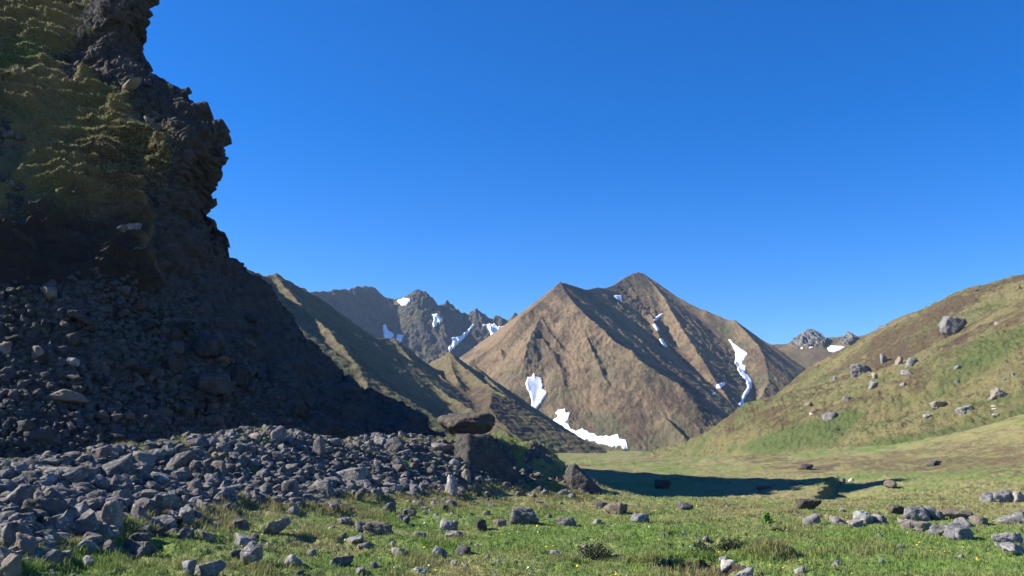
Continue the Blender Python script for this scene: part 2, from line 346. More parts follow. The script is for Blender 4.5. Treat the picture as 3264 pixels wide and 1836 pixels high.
# ------------------------------------------------------------------ right-hand hill
g1c = [(2200,1433,420),(2380,1320,425),(2469,1262,430),(2559,1178,430),(2626,1143,430),(2698,1104,430),(2774,1068,425),(2841,1042,420),(2918,1006,415),(2985,970,410),(3052,935,405),(3102,921,400),(3156,908,396),(3214,893,392),(3264,882,388),(3600,800,380),(4100,760,360)]
g2c = [(2200,1434,320),(2267,1380,305),(2312,1349,295),(2375,1295,280),(2438,1277,270),(2560,1266,266),(2693,1252,262),(2783,1238,258),(2873,1184,252),(2963,1148,247),(3097,1076,238),(3187,1022,232),(3264,986,226),(3600,840,212),(4000,760,200)]
g2m = [(2380,1380,225),(2600,1375,190),(2800,1345,178),(3000,1290,172),(3264,1190,160),(3700,1060,150)]
g2f = [(2060,1437,330),(2250,1440,265),(2400,1455,205),(2520,1468,160),(2700,1452,132),(2891,1427,122),(3097,1369,122),(3264,1322,117),(3500,1240,110),(3900,1150,105)]
g1m = [(2500,1262,330),(2700,1215,320),(2850,1165,318),(2960,1105,325),(3100,1040,320),(3264,945,300),(3700,830,290)]
hill = hillsheet([g1c, g2c, g2m, g2f, g1m], [(g1c, 60, -14), (g1c, 160, -60), (g2f, -14, -3), (g2f, -50, -9), ([(2060,1437,330),(2200,1432,330)], 60, -9)],
                 np.linspace(R(4), R(38), 640), np.r_[np.arange(85, 270, .75), np.arange(270, 620, 1.3)], extra=[(20, 420, -14), (60, 480, -14), (10, 250, -12), (25, 160, -8)])
X, Y = hill.X, hill.Y; ter = X*.55 + Y*.18
Z = hill.base + 1.6*fbm2(X*.018, Y*.018, 2, 100)*sstep(110, 200, np.hypot(X, Y)) + .7*fbm2(X*.06, Y*.06, 3, 101) + .55*fbm2(X*.3, Y*.3, 3, 105) + .30*fbm2(X*.9, Y*.9, 3, 107)
Z = Z + +.42*n2(hill.base*1.1 + .6*n2(X*.05, Y*.05, 108), X*.08+Y*.05, 109)*sstep(200, 300, np.hypot(X, Y))
hill.set(Z); hx_, hy_ = hill.px, hill.py
zn = lambda S, poly, soft=25, n=14: sstep(-soft, soft, polydist(S.px, S.py, poly) + n*fbm2(S.X*.05, S.Y*.05, 3, 111))
green = .16*fbm2(X*.02, Y*.02, 3, 113) - .0 + .55*zn(hill, [(2380,1425),(2480,1390),(2600,1350),(2700,1325),(2745,1320),(2700,1370),(2640,1410),(2520,1432)]) + .12*zn(hill, [(2660,1260),(2800,1240),(2900,1250),(2850,1290),(2700,1290)])
green = green + .12*zn(hill, [(2900,1180),(3100,1090),(3264,1000),(3264,1120),(3000,1230)])
brown = .03+.22*fbm2(X*.03, Y*.03, 4, 115) + .15*sstep(230, 330, np.hypot(X, Y)) + .20*zn(hill, [(2230,1425),(2330,1345),(2440,1285),(2560,1285),(2520,1340),(2380,1400)]) + .2*zn(hill, [(2720,1330),(2960,1330),(3090,1320),(3040,1360),(2850,1400),(2720,1400)]) \
    + .22*zn(hill, [(2890,1190),(2990,1130),(3080,1060),(3090,1085),(2990,1165),(2920,1200)]) + .15*zn(hill, [(2770,1120),(2830,1050),(2870,1060),(2880,1150),(2800,1190)]) + .13*zn(hill, [(2900,1240),(3264,1230),(3264,1310),(3000,1300)])
rk = -.45 + .0*X + .8*zn(hill, [(2785,1215),(2800,1180),(2830,1180),(2815,1220),(2790,1240)], 8, 5)*.7 + .55*zn(hill, [(3130,1310),(3200,1295),(3200,1330),(3150,1330)], 10, 8)
soil = .5*zn(hill, [(3030,1080),(3080,1060),(3085,1075),(3040,1100)], 8, 5) + .35*zn(hill, [(3080,1290),(3250,1280),(3264,1310),(3100,1325)], 12, 10)
hf = sstep(0, 14, hill.Z - gnd.z(X, Y)); green = green*hf + (1-hf)*.06; brown = brown*hf - (1-hf)*.05; strip = zn(hill, [(2330,1432),(2480,1388),(2600,1350),(2700,1322),(2750,1318),(2700,1372),(2640,1412),(2520,1436)], 22, 16); green = green + .5*strip*(.6+.6*sstep(-.2, .3, fbm2(X*.1, Y*.1, 2, 118))); brown = brown - .3*strip
ho = hill.build('hill', M['hill'], dict(green=green, brown=brown, rock=rk, soil=soil)); tag(ho, 'grassy brown green hill rising on the right of the valley', kind='structure')
# ================================================================== MOUNTAINS given as lines of (px, py, offset) round a mean slope
def offlines(lines, d0, k=1.0): return [[(a, b, d0(a, b) + k*o) for a, b, o in l] for l in lines]
def tents(S, lines, a, q, floor=-8.0, soft=3.0):
    """sharp ridges with straight flanks: each ridge line (px, py, Y) sheds a slope a*d - q*d*d on both sides; the highest wins"""
    Z = np.full(S.shape, floor, np.float32); X = S.X.astype(np.float32); Y = S.Y.astype(np.float32)
    for L, k in lines:
        P = atv(*np.array(L, float).T)
        for p0, p1 in zip(P[:-1], P[1:]):
            d = p1-p0; L2 = d[0]**2+d[1]**2+1e-6; t = np.clip(((X-p0[0])*d[0]+(Y-p0[1])*d[1])/L2, 0, 1); D_ = np.hypot(X-p0[0]-t*d[0], Y-p0[1]-t*d[1])
            De = np.minimum(D_, 240); z = p0[2]+t*d[2] - k*(a*De - q*De*De + (a-2*q*240)*(D_-De)); m = np.maximum(Z, z); h = np.maximum(soft-np.abs(Z-z), 0)/soft; Z = m + .25*soft*h*h
    return Z
# ------------------------------------------------------------------ central peak
e_d0 = lambda a, b: 900 + (1430-b)/540*255
e_crest = [(1380,1260,90),(1440,1200,60),(1500,1150,30),(1587,1093,10),(1661,1009,0),(1687,989,0),(1730,954,-10),(1757,928,-15),(1787,900,-20),(1804,904,0),(1822,909,10),(1870,924,45),(1904,916,60),(1926,919,80),(1961,907,90),(1987,887,90),(2017,871,85),(2048,870,85),(2083,893,95),(2130,930,110),(2174,954,115),(2204,972,115),(2248,989,110),(2291,1007,105),(2322,1021,95),(2343,1022,90),(2365,1041,95),(2413,1076,110),(2457,1098,120),(2483,1124,130),(2517,1150,140),(2552,1176,150),(2650,1260,160),(2750,1330,170)]
E = Polar(np.linspace(R(-8), R(22.5), 640), np.arange(720, 1480, 1.35))
e_rid = [([(1360,1290,930),(1440,1205,945),(1500,1150,960),(1587,1093,985),(1661,1009,1020),(1687,989,1032),(1730,954,1055),(1757,928,1068),(1787,900,1080)], 1),
 ([(1787,900,1080),(1804,904,1100),(1822,909,1120),(1870,924,1175),(1904,916,1210),(1926,919,1235),(1961,907,1265),(1987,887,1290),(2017,871,1312),(2033,868,1322),(2048,870,1330)], 1),
 ([(2048,870,1330),(2083,893,1318),(2130,930,1300),(2174,954,1285),(2204,972,1275),(2248,989,1262),(2291,1007,1250),(2322,1021,1240),(2343,1022,1232),(2365,1041,1225),(2413,1076,1210),(2457,1098,1198),(2483,1124,1190),(2517,1150,1182),(2552,1176,1175),(2650,1260,1160),(2750,1330,1140)], 1),
 ([(1787,900,1080),(1800,928,1058),(1836,976,1015),(1893,1026,970),(1950,1080,930),(2010,1116,900),(2045,1156,880),(2110,1196,862),(2165,1226,848)], 1.0),
 ([(2048,870,1330),(2090,915,1290),(2118,950,1255),(2142,995,1210),(2163,1026,1180),(2193,1078,1130),(2231,1135,1085),(2266,1190,1045),(2305,1245,1000),(2345,1310,950)], 1),
 ([(2343,1022,1232),(2380,1060,1195),(2414,1096,1160),(2436,1137,1125),(2445,1176,1100),(2450,1216,1075),(2425,1262,1040),(2400,1320,990)], 1),
 ([(1722,1006,1020),(1716,1026,1004),(1698,1060,975),(1684,1090,952),(1672,1135,925),(1664,1185,900),(1650,1240,880)], 1),
 ([(1722,1006,1020),(1748,1052,985),(1776,1090,955),(1808,1122,935),(1840,1175,900),(1870,1240,868)], 1),
 ([(1730,1075,965),(1758,1118,935),(1782,1165,905),(1800,1230,875)], 1),
 ([(1860,1050,960),(1888,1120,915),(1925,1200,872),(1975,1290,835),(2030,1390,800)], 1),
 ([(2075,1000,1200),(2095,1060,1140),(2120,1120,1085)], 1),
 ([(1595,1110,965),(1610,1180,930),(1650,1270,890),(1690,1340,860)], 1),
 ([(2120,1330,800),(2180,1390,775)], 1)]
E.base = tents(E, e_rid, .82, .0004)
X, Y = E.X, E.Y
wx = X + 14*fbm2(X*.012, Y*.012, 2, 201); wy = Y + 14*fbm2(X*.012, Y*.012, 2, 204)
al = wx*.25 - wy*.97; ac = wx*.97 + wy*.25
hgt = sstep(20, 190, E.base)
s1 = at(1790, 900, 1080); s2 = at(2040, 868, 1325); r1_ = np.hypot(X-s1[0], Y-s1[1]); r2_ = np.hypot(X-s2[0]-8, Y-s2[1]); th1 = np.arctan2(wx-s1[0], s1[1]+90-wy); th2 = np.arctan2(wx-s2[0]-8, s2[1]+90-wy); w12 = sstep(-25, 25, r1_-r2_)
E.gul = (1-w12)*rid2(th1*6.5, r1_*.004, 4, 207, .62) + w12*rid2(th2*6.5, r2_*.004, 4, 208, .62); rocky = sstep(.0, .9, fbm2(X*.012, Y*.012, 3, 211) + .5*hgt)
cyE = np.interp(proj(np.stack([X, Y, E.base], -1))[0], [q[0] for q in e_crest], [q[1] for q in e_crest]); E.set(E.base); cf = .22 + .78*sstep(0, 70, E.py-cyE)
Zn = 1.15*np.clip(np.minimum(r1_, r2_)/90, .15, 1)*(E.gul-.9) + 1.3*fbm2(X*.03, Y*.03, 3, 214) + .75*fbm2(X*.15, Y*.15, 3, 217) + rocky*1.5*(rid2(X*.06, Y*.06, 4, 220)-.9) + (.5+.8*rocky)*fbm2(X*.3, Y*.3, 2, 226)*.7
Zn = Zn + .6*n2(E.base*.55 + 1.2*n2(X*.02, Y*.02, 222), ac*.012, 223)*(1-rocky)
Z = E.base + Zn*cf
E.set(Z); P_ = E.P
slope = np.gradient(Z, axis=0)/np.gradient(E.r)[:, None]
green = -.05+.20*fbm2(ac*.016, al*.0035, 3, 231) + .10*fbm2(ac*.03, al*.006, 2, 232) + .10*sstep(90, -5, Z)
brown = .24*fbm2(ac*.022, al*.005, 4, 233) + .08 + .2*zn(E, [(2030,1200),(2090,1180),(2170,1260),(2190,1330),(2100,1300)], 20, 15) + .15*zn(E, [(1690,1060),(1800,1060),(1800,1180),(1700,1180)], 20, 15)
rk = -.25 + .25*hgt + .16*fbm2(X*.02, Y*.02, 3, 235) + .5*zn(E, [(1760,930),(1787,895),(1840,905),(1930,915),(1920,935),(1850,965),(1800,960)], 12, 10) + .25*zn(E, [(2380,1050),(2560,1170),(2540,1200),(2450,1230),(2440,1140)], 15, 12) + .25*zn(E, [(1690,1090),(1740,1060),(1810,1110),(1790,1170),(1700,1190)], 15, 12) + .3*zn(E, [(1735,1310),(1770,1295),(1760,1340),(1740,1345)], 8, 8)
eo = E.build('mountain', M['peak'], dict(green=green, brown=brown, rock=rk, soil=0*X)); tag(eo, 'brown twin topped mountain closing the valley, streaked with snow', kind='structure')
# ------------------------------------------------------------------ left-hand spurs
c_d0 = lambda a, b: 200 + .173*a + .55*(1410-b)
c_crest = [(600,800,60),(740,860,20),(822,877,0),(879,882,0),(921,899,0),(966,922,0),(997,941,0),(1023,968,0),(1065,1002,0),(1110,1025,0),(1152,1059,0),(1186,1078,0),(1228,1083,10),(1255,1085,15),(1312,1135,10),(1334,1150,5),(1368,1163,30),(1395,1150,15),(1433,1131,-10),(1478,1161,10),(1509,1165,30),(1560,1185,40),(1620,1230,50),(1700,1300,60)]
Cm = Polar(np.linspace(R(-23), R(6), 640), np.arange(250, 780, 1.15))
c_rid = [([(560,700,470),(740,838,502),(822,877,520),(879,882,534),(921,899,542),(966,922,552),(997,941,560),(1023,968,566),(1065,1002,574),(1110,1025,584),(1152,1059,592),(1186,1078,600),(1228,1083,615),(1255,1085,625),(1312,1135,636),(1334,1150,642),(1368,1165,655),(1395,1150,655),(1433,1131,650),(1478,1161,665),(1509,1167,680),(1600,1230,700)], 1),
 ([(879,882,534),(915,925,508),(955,972,484),(1000,1014,462),(1044,1050,440),(1090,1105,415),(1140,1175,390),(1180,1240,365)], 1),
 ([(960,955,525),(1010,1050,470),(1060,1130,430),(1110,1210,395)], 1),
 ([(1065,1002,574),(1120,1078,535),(1182,1146,495),(1252,1216,460),(1322,1273,430),(1390,1330,405)], 1),
 ([(1186,1078,600),(1262,1142,560),(1332,1202,520),(1402,1252,485),(1467,1287,458),(1540,1335,430),(1620,1385,405)], 1),
 ([(1255,1085,625),(1310,1150,590),(1370,1205,560)], 1),
 ([(1334,1150,642),(1402,1206,598),(1472,1252,555),(1545,1290,520)], 1),
 ([(1433,1131,650),(1442,1180,618),(1460,1220,590)], 1),
 ([(1433,1131,650),(1492,1182,615),(1554,1231,580),(1610,1262,550)], 1),
 ([(1512,1168,670),(1550,1206,640),(1590,1240,610)], 1),
 ([(1480,1255,545),(1570,1258,520),(1560,1302,485),(1602,1356,450),(1640,1396,430),(1680,1428,412)], .74)]
Cm.base = tents(Cm, c_rid, .74, .0008, -6.0, 4.0)
X, Y = Cm.X, Cm.Y
wx = X + 8*fbm2(X*.02, Y*.02, 2, 301); ac = wx*.80 + Y*.6; al = wx*.6 - Y*.8
Z = Cm.base + .5*rid2(ac*.06, al*.012, 3, 304) + .6*fbm2(X*.05, Y*.05, 3, 307) + .42*fbm2(X*.25, Y*.25, 3, 310)
Z = Z + .4*n2(Cm.base*.7 + 1.1*n2(X*.03, Y*.03, 312), ac*.02, 313)
Cm.set(Z)
green = .12*fbm2(X*.015, Y*.015, 3, 315) + .0 + .35*zn(Cm, [(1240,1260),(1330,1290),(1480,1330),(1640,1390),(1800,1425),(1500,1420),(1350,1350)], 30, 20)
brown = .07+.15*fbm2(ac*.03, al*.01, 3, 317) + .18*zn(Cm, [(1430,1250),(1560,1245),(1680,1330),(1760,1400),(1640,1380),(1500,1310)], 25, 20)
rk = -.3 + .16*fbm2(X*.04, Y*.04, 3, 319) + .3*zn(Cm, [(880,870),(1000,930),(1190,1070),(1260,1080),(1330,1150),(1200,1110),(1000,980)], 10, 8)
cm_o = Cm.build('hill', M['spur'], dict(green=green, brown=brown, rock=rk, soil=0*X)); tag(cm_o, 'grassy spurs running down the left side of the valley', kind='structure')
# ------------------------------------------------------------------ far jagged crest
d_d0 = lambda a, b: 1640 + (1160-b)/240*230
d_crest = [(800,960,0),(900,935,0),(966,922,-90),(993,922,-90),(1061,913,-95),(1114,910,-90),(1148,903,-80),(1183,898,-60),(1198,909,-30),(1211,931,10),(1224,940,40),(1243,944,60),(1270,944,60),(1293,936,30),(1315,921,0),(1331,916,-20),(1346,918,-20),(1365,935,0),(1388,956,20),(1403,963,20),(1425,958,0),(1437,967,10),(1456,983,20),(1494,996,30),(1505,985,15),(1520,975,0),(1532,982,15),(1555,1002,30),(1570,1009,35),(1585,996,20),(1600,1005,30),(1615,1017,45),(1634,1006,30),(1642,994,20),(1661,1008,40),(1720,1030,60),(1850,1050,80)]
Dm = Polar(np.linspace(R(-18), R(3), 560), np.arange(1450, 2120, 1.9))
d_rid = [([(860,940,1560),(966,922,1650),(993,922,1670),(1061,913,1730),(1114,910,1780),(1148,903,1815),(1183,898,1850),(1198,909,1870),(1211,931,1885),(1224,940,1900),(1243,944,1915),(1270,944,1920)], 1),
 ([(1270,944,1920),(1293,936,1890),(1315,921,1860),(1331,916,1850),(1346,918,1852),(1365,935,1865),(1388,956,1880),(1403,963,1880),(1425,958,1868),(1437,967,1872),(1456,983,1885),(1494,996,1890),(1505,985,1880),(1520,975,1875),(1532,982,1880),(1555,1002,1890),(1570,1009,1892),(1585,996,1884),(1600,1005,1890),(1615,1017,1898),(1634,1006,1890),(1642,994,1884),(1661,1008,1895),(1720,1030,1900),(1850,1050,1900)], 1),
 ([(1331,916,1850),(1312,965,1815),(1298,1010,1775),(1296,1060,1735),(1310,1120,1690),(1330,1170,1650)], 1.1),
 ([(1425,958,1868),(1416,1000,1840),(1402,1050,1790),(1390,1105,1740),(1380,1160,1690)], 1.1),
 ([(1520,975,1875),(1508,1020,1845),(1485,1065,1800),(1455,1110,1755),(1435,1155,1710)], 1.1),
 ([(1585,996,1884),(1562,1035,1850),(1545,1080,1810),(1530,1120,1770)], 1.1),
 ([(1642,994,1884),(1625,1035,1850),(1600,1080,1810)], 1.1),
 ([(1148,1045,1690),(1162,1033,1700),(1180,1052,1690),(1195,1090,1670)], 1.2),
 ([(1250,1090,1720),(1275,1130,1690),(1300,1180,1650)], 1.1),
 ([(1355,1060,1760),(1350,1120,1710),(1360,1180,1660)], 1.1)]
Dm.base = tents(Dm, d_rid, 1.02, .0006, 60.0, 5.0)
X, Y = Dm.X, Dm.Y
wx = X + 20*fbm2(X*.008, Y*.008, 2, 401); wy = Y + 20*fbm2(X*.008, Y*.008, 2, 403)
top = sstep(230, 330, Dm.base)
right_ = sstep(R(-8), R(-5), np.broadcast_to(Dm.az, X.shape))
Z = Dm.base + (.45+.55*right_)*(4.0*(rid2(wx*.02, wy*.012, 3, 405)-.9) + 3.2*(rid2(wx*.06, wy*.04, 3, 409)-.9)) + 3*fbm2(X*.06, Y*.06, 4, 412) - 6
Z = Z + top*right_*4.0*(np.maximum(rid2(X*.075, Y*.03, 2, 415), -.2)-.3)
Dm.set(Z)
green = .1*fbm2(X*.01, Y*.01, 3, 421) - .02; brown = .1*fbm2(X*.012, Y*.012, 3, 423) + .05
sl = np.abs(np.gradient(Z, axis=0)/np.gradient(Dm.r)[:, None])
rk = .2 + .35*sstep(.6, 1.1, sl) + .16*fbm2(X*.02, Y*.02, 3, 425) + .15*right_*top - .45*zn(Dm, [(960,915),(1190,895),(1200,925),(1130,935),(1000,945)], 10, 8)
do = Dm.build('mountain', M['crag'], dict(green=green, brown=brown, rock=rk, soil=0*X)); tag(do, 'distant jagged dark ridge at the head of the valley', kind='structure')
# ------------------------------------------------------------------ far saddle to the right of the peak
f_d0 = lambda a, b: 1250 + (1180-b)/130*260
f_crest = [(2330,1080,0),(2420,1095,0),(2465,1097,0),(2514,1091,0),(2541,1073,0),(2568,1064,-5),(2584,1056,-5),(2599,1069,0),(2635,1075,10),(2670,1074,10),(2702,1062,0),(2720,1070,5),(2760,1068,10),(2783,1061,10),(2801,1050,0),(2832,1045,0),(2900,1030,0),(3050,1010,0)]
f_lines = [[(2480,1115,20),(2560,1100,-20),(2600,1098,-20),(2640,1100,15),(2700,1095,-20),(2760,1090,10)], [(2450,1160,0),(2550,1150,10),(2650,1140,0),(2800,1130,0)], [(2400,1230,0),(2550,1220,0),(2700,1200,0),(2900,1180,0)]]
Fc = offlines([f_crest], f_d0)[0]
Fm = hillsheet([Fc]+offlines(f_lines, f_d0), [(Fc, 40, -30), (Fc, 200, -150), (offlines([f_lines[-1]], f_d0)[0], -100, -50)], np.linspace(R(13), R(27), 330), np.arange(1050, 1700, 1.9), k=2, step=12)
X, Y = Fm.X, Fm.Y; Fm.set(Fm.base)
tor = zn(Fm, [(2514,1100),(2541,1078),(2584,1050),(2640,1085),(2625,1105),(2540,1108)], 6, 3) + zn(Fm, [(2670,1100),(2702,1058),(2735,1080),(2700,1105)], 6, 3)
tor = tor + zn(Fm, [(2795,1060),(2801,1045),(2835,1040),(2830,1055)], 4, 2)
Z = Fm.base + 1.5*fbm2(X*.03, Y*.03, 4, 501) + tor*(4*rid2(X*.06, Y*.04, 3, 505) + 2.5*rid2(X*.18, Y*.12, 2, 508)) - 1
Fm.set(Z); green = .1*fbm2(X*.015, Y*.015, 3, 511); brown = .15*fbm2(X*.02, Y*.02, 3, 513) + .06
rk = -.3 + .95*np.clip(tor, 0, 1) + .12*fbm2(X*.03, Y*.03, 3, 515)
fo = Fm.build('hill', M['saddle'], dict(green=green, brown=brown, rock=rk, soil=0*X)); tag(fo, 'distant brown saddle with two grey rock outcrops', kind='structure')
# ================================================================== SNOW PATCHES lying on the mountains
def snow(S, poly, label, thick=.8, soft=1.0, noise=4.0):
    d = polydist(S.px, S.py, poly); pad = 16
    J = np.nonzero((d > -pad).any(0))[0]; I = np.nonzero((d > -pad).any(1))[0]
    ii = slice(max(I[0]-3, 0), I[-1]+4); jj = slice(max(J[0]-3, 0), J[-1]+4)
    P = S.P[ii, jj].copy(); d = d[ii, jj]; dn = d + .6*noise*fbm2(P[..., 0]*.13, P[..., 1]*.13, 3, 601); Zs = P[..., 2].copy()
    for _ in range(5):
        q = np.pad(Zs, 1, mode='edge'); Zs = (q[:-2, 1:-1] + q[2:, 1:-1] + q[1:-1, :-2] + q[1:-1, 2:] + q[1:-1, 1:-1])/5
    t = sstep(0, 9, dn); P[..., 2] = np.maximum(P[..., 2]*(1-t) + Zs*t, P[..., 2] - .3) - .6 + (.6+thick)*sstep(-1.6, 2.2, dn)
    Q = gridfaces(*d.shape)[:, ::-1]; m = dn > -1.7
    fm = m[:-1, :-1] & m[:-1, 1:] & m[1:, :-1] & m[1:, 1:]
    lab = np.where(fm, np.arange(fm.size).reshape(fm.shape)+1, 0)                   # keep the largest connected piece
    for _ in range(600):
        q = np.pad(lab, 1); nb_ = np.maximum.reduce([q[1:-1, 1:-1], q[:-2, 1:-1], q[2:, 1:-1], q[1:-1, :-2], q[1:-1, 2:]])*fm
        if (nb_ == lab).all(): break
        lab = nb_
    Q = Q[(lab == np.bincount(lab[fm]).argmax()).ravel()]
    used = np.unique(Q); mp = np.zeros(d.size, int); mp[used] = np.arange(len(used)); V = P.reshape(-1, 3)[used]; Q = mp[Q]
    n = len(V); W = V.copy(); W[:, 2] -= 1.6; es = set()                            # close it underneath so that the patch has a body
    for i in range(4): es.update(map(tuple, Q[:, [i, (i+1) % 4]].tolist()))
    rim = np.array([(b, a, a+n, b+n) for a, b in es if (b, a) not in es])
    o = mesh_obj('snow_patch', np.r_[V, W], np.concatenate([Q, Q[:, ::-1]+n, rim]), M['snow']); tag(o, label, 'snow patch', 'snow patches on the mountains')
Z7 = lambda L: [(1500+x*.4348, 850+y*.4348) for x, y in L]
Z8 = lambda L: [(750+x*.3795, 850+y*.3796) for x, y in L]
Z6 = lambda L: [(2200+x*.4486, 850+y*.4486) for x, y in L]
snow(E, Z7([(462,785),(480,810),(520,815),(533,880),(522,897),(558,925),(555,945),(520,1000),(485,1040),(460,1072),(440,1060),(445,1000),(435,930),(412,890),(403,850),(415,815),(450,808)]), 'tall white snow patch in the hollow above the curved one', 1.5)
snow(E, Z7([(640,1055),(695,1040),(703,1070),(733,1075),(715,1110),(700,1140),(732,1180),(742,1190),(775,1205),(792,1195),(822,1195),(870,1212),(940,1245),(1080,1238),(1090,1260),(1140,1272),(1160,1335),(1110,1330),(1000,1312),(850,1270),(815,1282),(800,1298),(755,1290),(700,1230),(640,1190),(585,1150),(600,1130),(640,1100),(628,1070)]), 'curved snow patch at the very foot of the brown mountain', 1.2, noise=6)
snow(E, Z7([(1885,535),(1905,535),(1925,560),(2035,640),(2000,690),(1993,720),(2022,730),(2015,780),(2065,830),(2067,870),(2042,920),(2015,960),(1995,990),(2010,1025),(1985,1030),(1965,1010),(1985,970),(2000,930),(2030,890),(2018,840),(1970,780),(1950,730),(1936,700),(1945,660),(1938,620),(1920,580)]), 'long narrow streak of snow down the gully right of the peak', 1.2)
snow(E, Z7([(1040,213),(1105,208),(1112,258),(1075,240)]), 'small snow patch on the notch between the two summits', 1.0, noise=2)
snow(E, Z7([(1408,338),(1412,350),(1365,395),(1342,398),(1345,375)]), 'thin upper snow sliver below the highest summit', 1.0, noise=2)
snow(E, Z7([(1330,428),(1352,415),(1370,440),(1387,462),(1370,470),(1345,450)]), 'middle snow sliver below the highest summit', 1.0, noise=2)
snow(E, Z7([(1385,528),(1410,530),(1445,590),(1420,588),(1390,555)]), 'lower snow sliver beside the shadow of the ridge', 1.0, noise=2)
snow(E, Z7([(1798,872),(1820,852),(1872,848),(1865,870),(1830,890),(1802,890)]), 'oval snow patch just left of the long snow streak', 1.0, noise=2)
snow(E, Z7([(1765,927),(1785,922),(1805,930),(1795,940),(1775,938)]), 'tiny snow patch below the oval one', .8, noise=1.5)
snow(E, Z7([(1722,376),(1740,378),(1778,415),(1755,410)]), 'shaded snow patch high on the right shoulder of the peak', .8, noise=1.5)
snow(Dm, Z8([(1362,290),(1420,272),(1472,278),(1468,300),(1430,330),(1400,325),(1380,315)]), 'highest snow patch on the far jagged ridge', 4, noise=3)
snow(Dm, Z8([(1650,410),(1700,403),(1720,435),(1747,455),(1700,485),(1668,515),(1660,480),(1665,450)]), 'bright snow patch in the middle of the far jagged ridge', 4, noise=4)
snow(Dm, Z8([(1562,400),(1600,382),(1640,395),(1660,460),(1645,560),(1610,510),(1575,450)]), 'blue shaded snow in the gully of the far ridge', 3, noise=4)
snow(Dm, Z8([(1362,570),(1412,588),(1400,620),(1370,648),(1340,640)]), 'small sunlit snow patch at the foot of the dark wall', 4, noise=3)
snow(Dm, Z8([(1240,500),(1262,490),(1275,520),(1290,545),(1332,570),(1325,600),(1250,612)]), 'shaded snow against the big dark wall', 3, noise=3)
snow(Dm, Z8([(1815,605),(1890,592),(1960,530),(2000,488),(2005,500),(1950,570),(1900,620),(1800,718),(1788,690),(1830,640)]), 'slanting snow band on the far ridge', 4, noise=3)
snow(Dm, Z8([(2080,495),(2130,490),(2180,488),(2200,510),(2272,505),(2240,550),(2170,622),(2150,590),(2135,540)]), 'broad snow patch under the rock pinnacles', 4, noise=4)
snow(Dm, Z8([(2008,672),(2060,685),(2050,705),(2015,700)]), 'small shaded snow below the pinnacles', 3, noise=2)
snow(Fm, Z6([(975,580),(1000,562),(1110,568),(1085,590),(1050,608),(985,602)]), 'snow patch lying on the distant saddle', 1.5, noise=2)
snow(Fm, Z6([(845,570),(885,566),(880,576),(850,582)]), 'small snow patch under the left outcrop of the saddle', 1.2, noise=1)
snow(Fm, Z6([(783,575),(800,572),(802,583),(786,586)]), 'smallest snow patch on the distant saddle', 1.2, noise=1)
# ================================================================== NEAR CLIFF on the left
SIL = np.array([(560,-420),(540,-200),(520,-60),(498,0),(489,12),(490,51),(476,83),(467,133),(446,152),(446,180),(474,203),(487,235),(527,254),(552,279),(597,282),(609,317),(635,343),(647,381),(679,400),(705,432),(714,495),(701,540),(692,590),(673,635),(676,679),(699,708),(730,743),(743,774),(739,815),(774,844),(822,884),(860,911),(879,945),(906,975),(936,1002),(955,1040),(1008,1093),(1038,1131),(1054,1150),(1099,1195),(1152,1245),(1220,1262),(1281,1279),(1319,1305),(1361,1332),(1372,1362),(1403,1381),(1440,1420),(1500,1520),(1560,1640)], float)
cc = []
for y, s, v in ((-400, 0, 78), (-200, 0, 71), (0, 0, 63.2), (150, 0, 59.4), (300, 0, 55.4), (400, 0, 53.2), (550, 0, 50.2), (700, 0, 48), (850, 0, 45.5), (1000, 0, 43.5), (1200, 0, 40.5), (1400, 0, 37.5), (1500, 0, 36)): cc.append((0, y, v))
for y, v in ((0, 62), (300, 55), (550, 50), (700, 49), (1000, 44.5), (1200, 41.5), (1400, 38.5), (1500, 37)): cc.append((-160, y, v-2.0)); cc.append((-420, y, v+3)); cc.append((-800, y, v+16)); cc.append((-1800, y, v+50))
for q in ((250,0,62),(250,150,60),(250,300,57),(250,450,54.5),(300,600,52),(300,750,50),(300,900,47.5),(300,1050,45.5),(300,1200,43),(300,1400,40),(300,1500,38.5),
          (430,20,59),(400,160,60),(420,250,57),(480,300,56),(560,400,54.5),(600,500,53.5),(560,650,53.5),(450,500,54.8),(450,650,52.8),(600,750,53.5),(640,850,54),
          (500,800,51),(500,950,49.3),(500,1100,47.2),(550,1250,44.8),(550,1400,42.8),(550,1500,41.5),(760,950,54),(760,1100,50.5),(760,1250,47.8),(780,1400,45.5),(780,1500,44.2),
          (950,1150,53),(950,1280,49),(980,1390,46.5),(980,1500,45.5),(1120,1270,52),(1150,1390,49),(1150,1500,48),(1300,1330,52),(1300,1390,50.5),(1320,1500,49)): cc.append(q)
sy = np.interp(SIL[:, 1], [-420, 0, 150, 280, 495, 640, 790, 876, 1002, 1150, 1245, 1362, 1520], [70, 62, 63, 58, 56.5, 58.5, 56.5, 58, 59.5, 59, 57, 54.5, 52])
for (a, b), v in zip(SIL, sy): cc.append((a, b, v))
cc = np.array(cc); cl_rbf = RBF(cc[:, :2], cc[:, 2])
NR = 910; NF = 560; NL = 60; NB_ = 46
rows = np.linspace(-18, 1600, NR); xs = np.interp(rows, SIL[:, 1], SIL[:, 0]) ; ys_ = np.interp(rows, SIL[:, 1], sy)
u = np.linspace(0, 1, NF); u = 1-(1-u)**1.12
PXF = -260 + (xs[:, None]+260)*u[None]; PYF = np.repeat(rows[:, None], NF, 1)
PXL = np.linspace(-1750, -260, NL+1)[:-1][None].repeat(NR, 0); PYL = np.repeat(rows[:, None], NL, 1)
cpx = np.c_[PXL, PXF]; cpy = np.c_[PYL, PYF]
CY = coarse(cl_rbf, cpx, cpy, 4); CP = atv(cpx, cpy, CY)
t_ = np.linspace(0, 1, NB_+1)[1:]; side = CP[:, -1:, :]
back = np.repeat(side, NB_, 1); dd = 38*t_**1.6
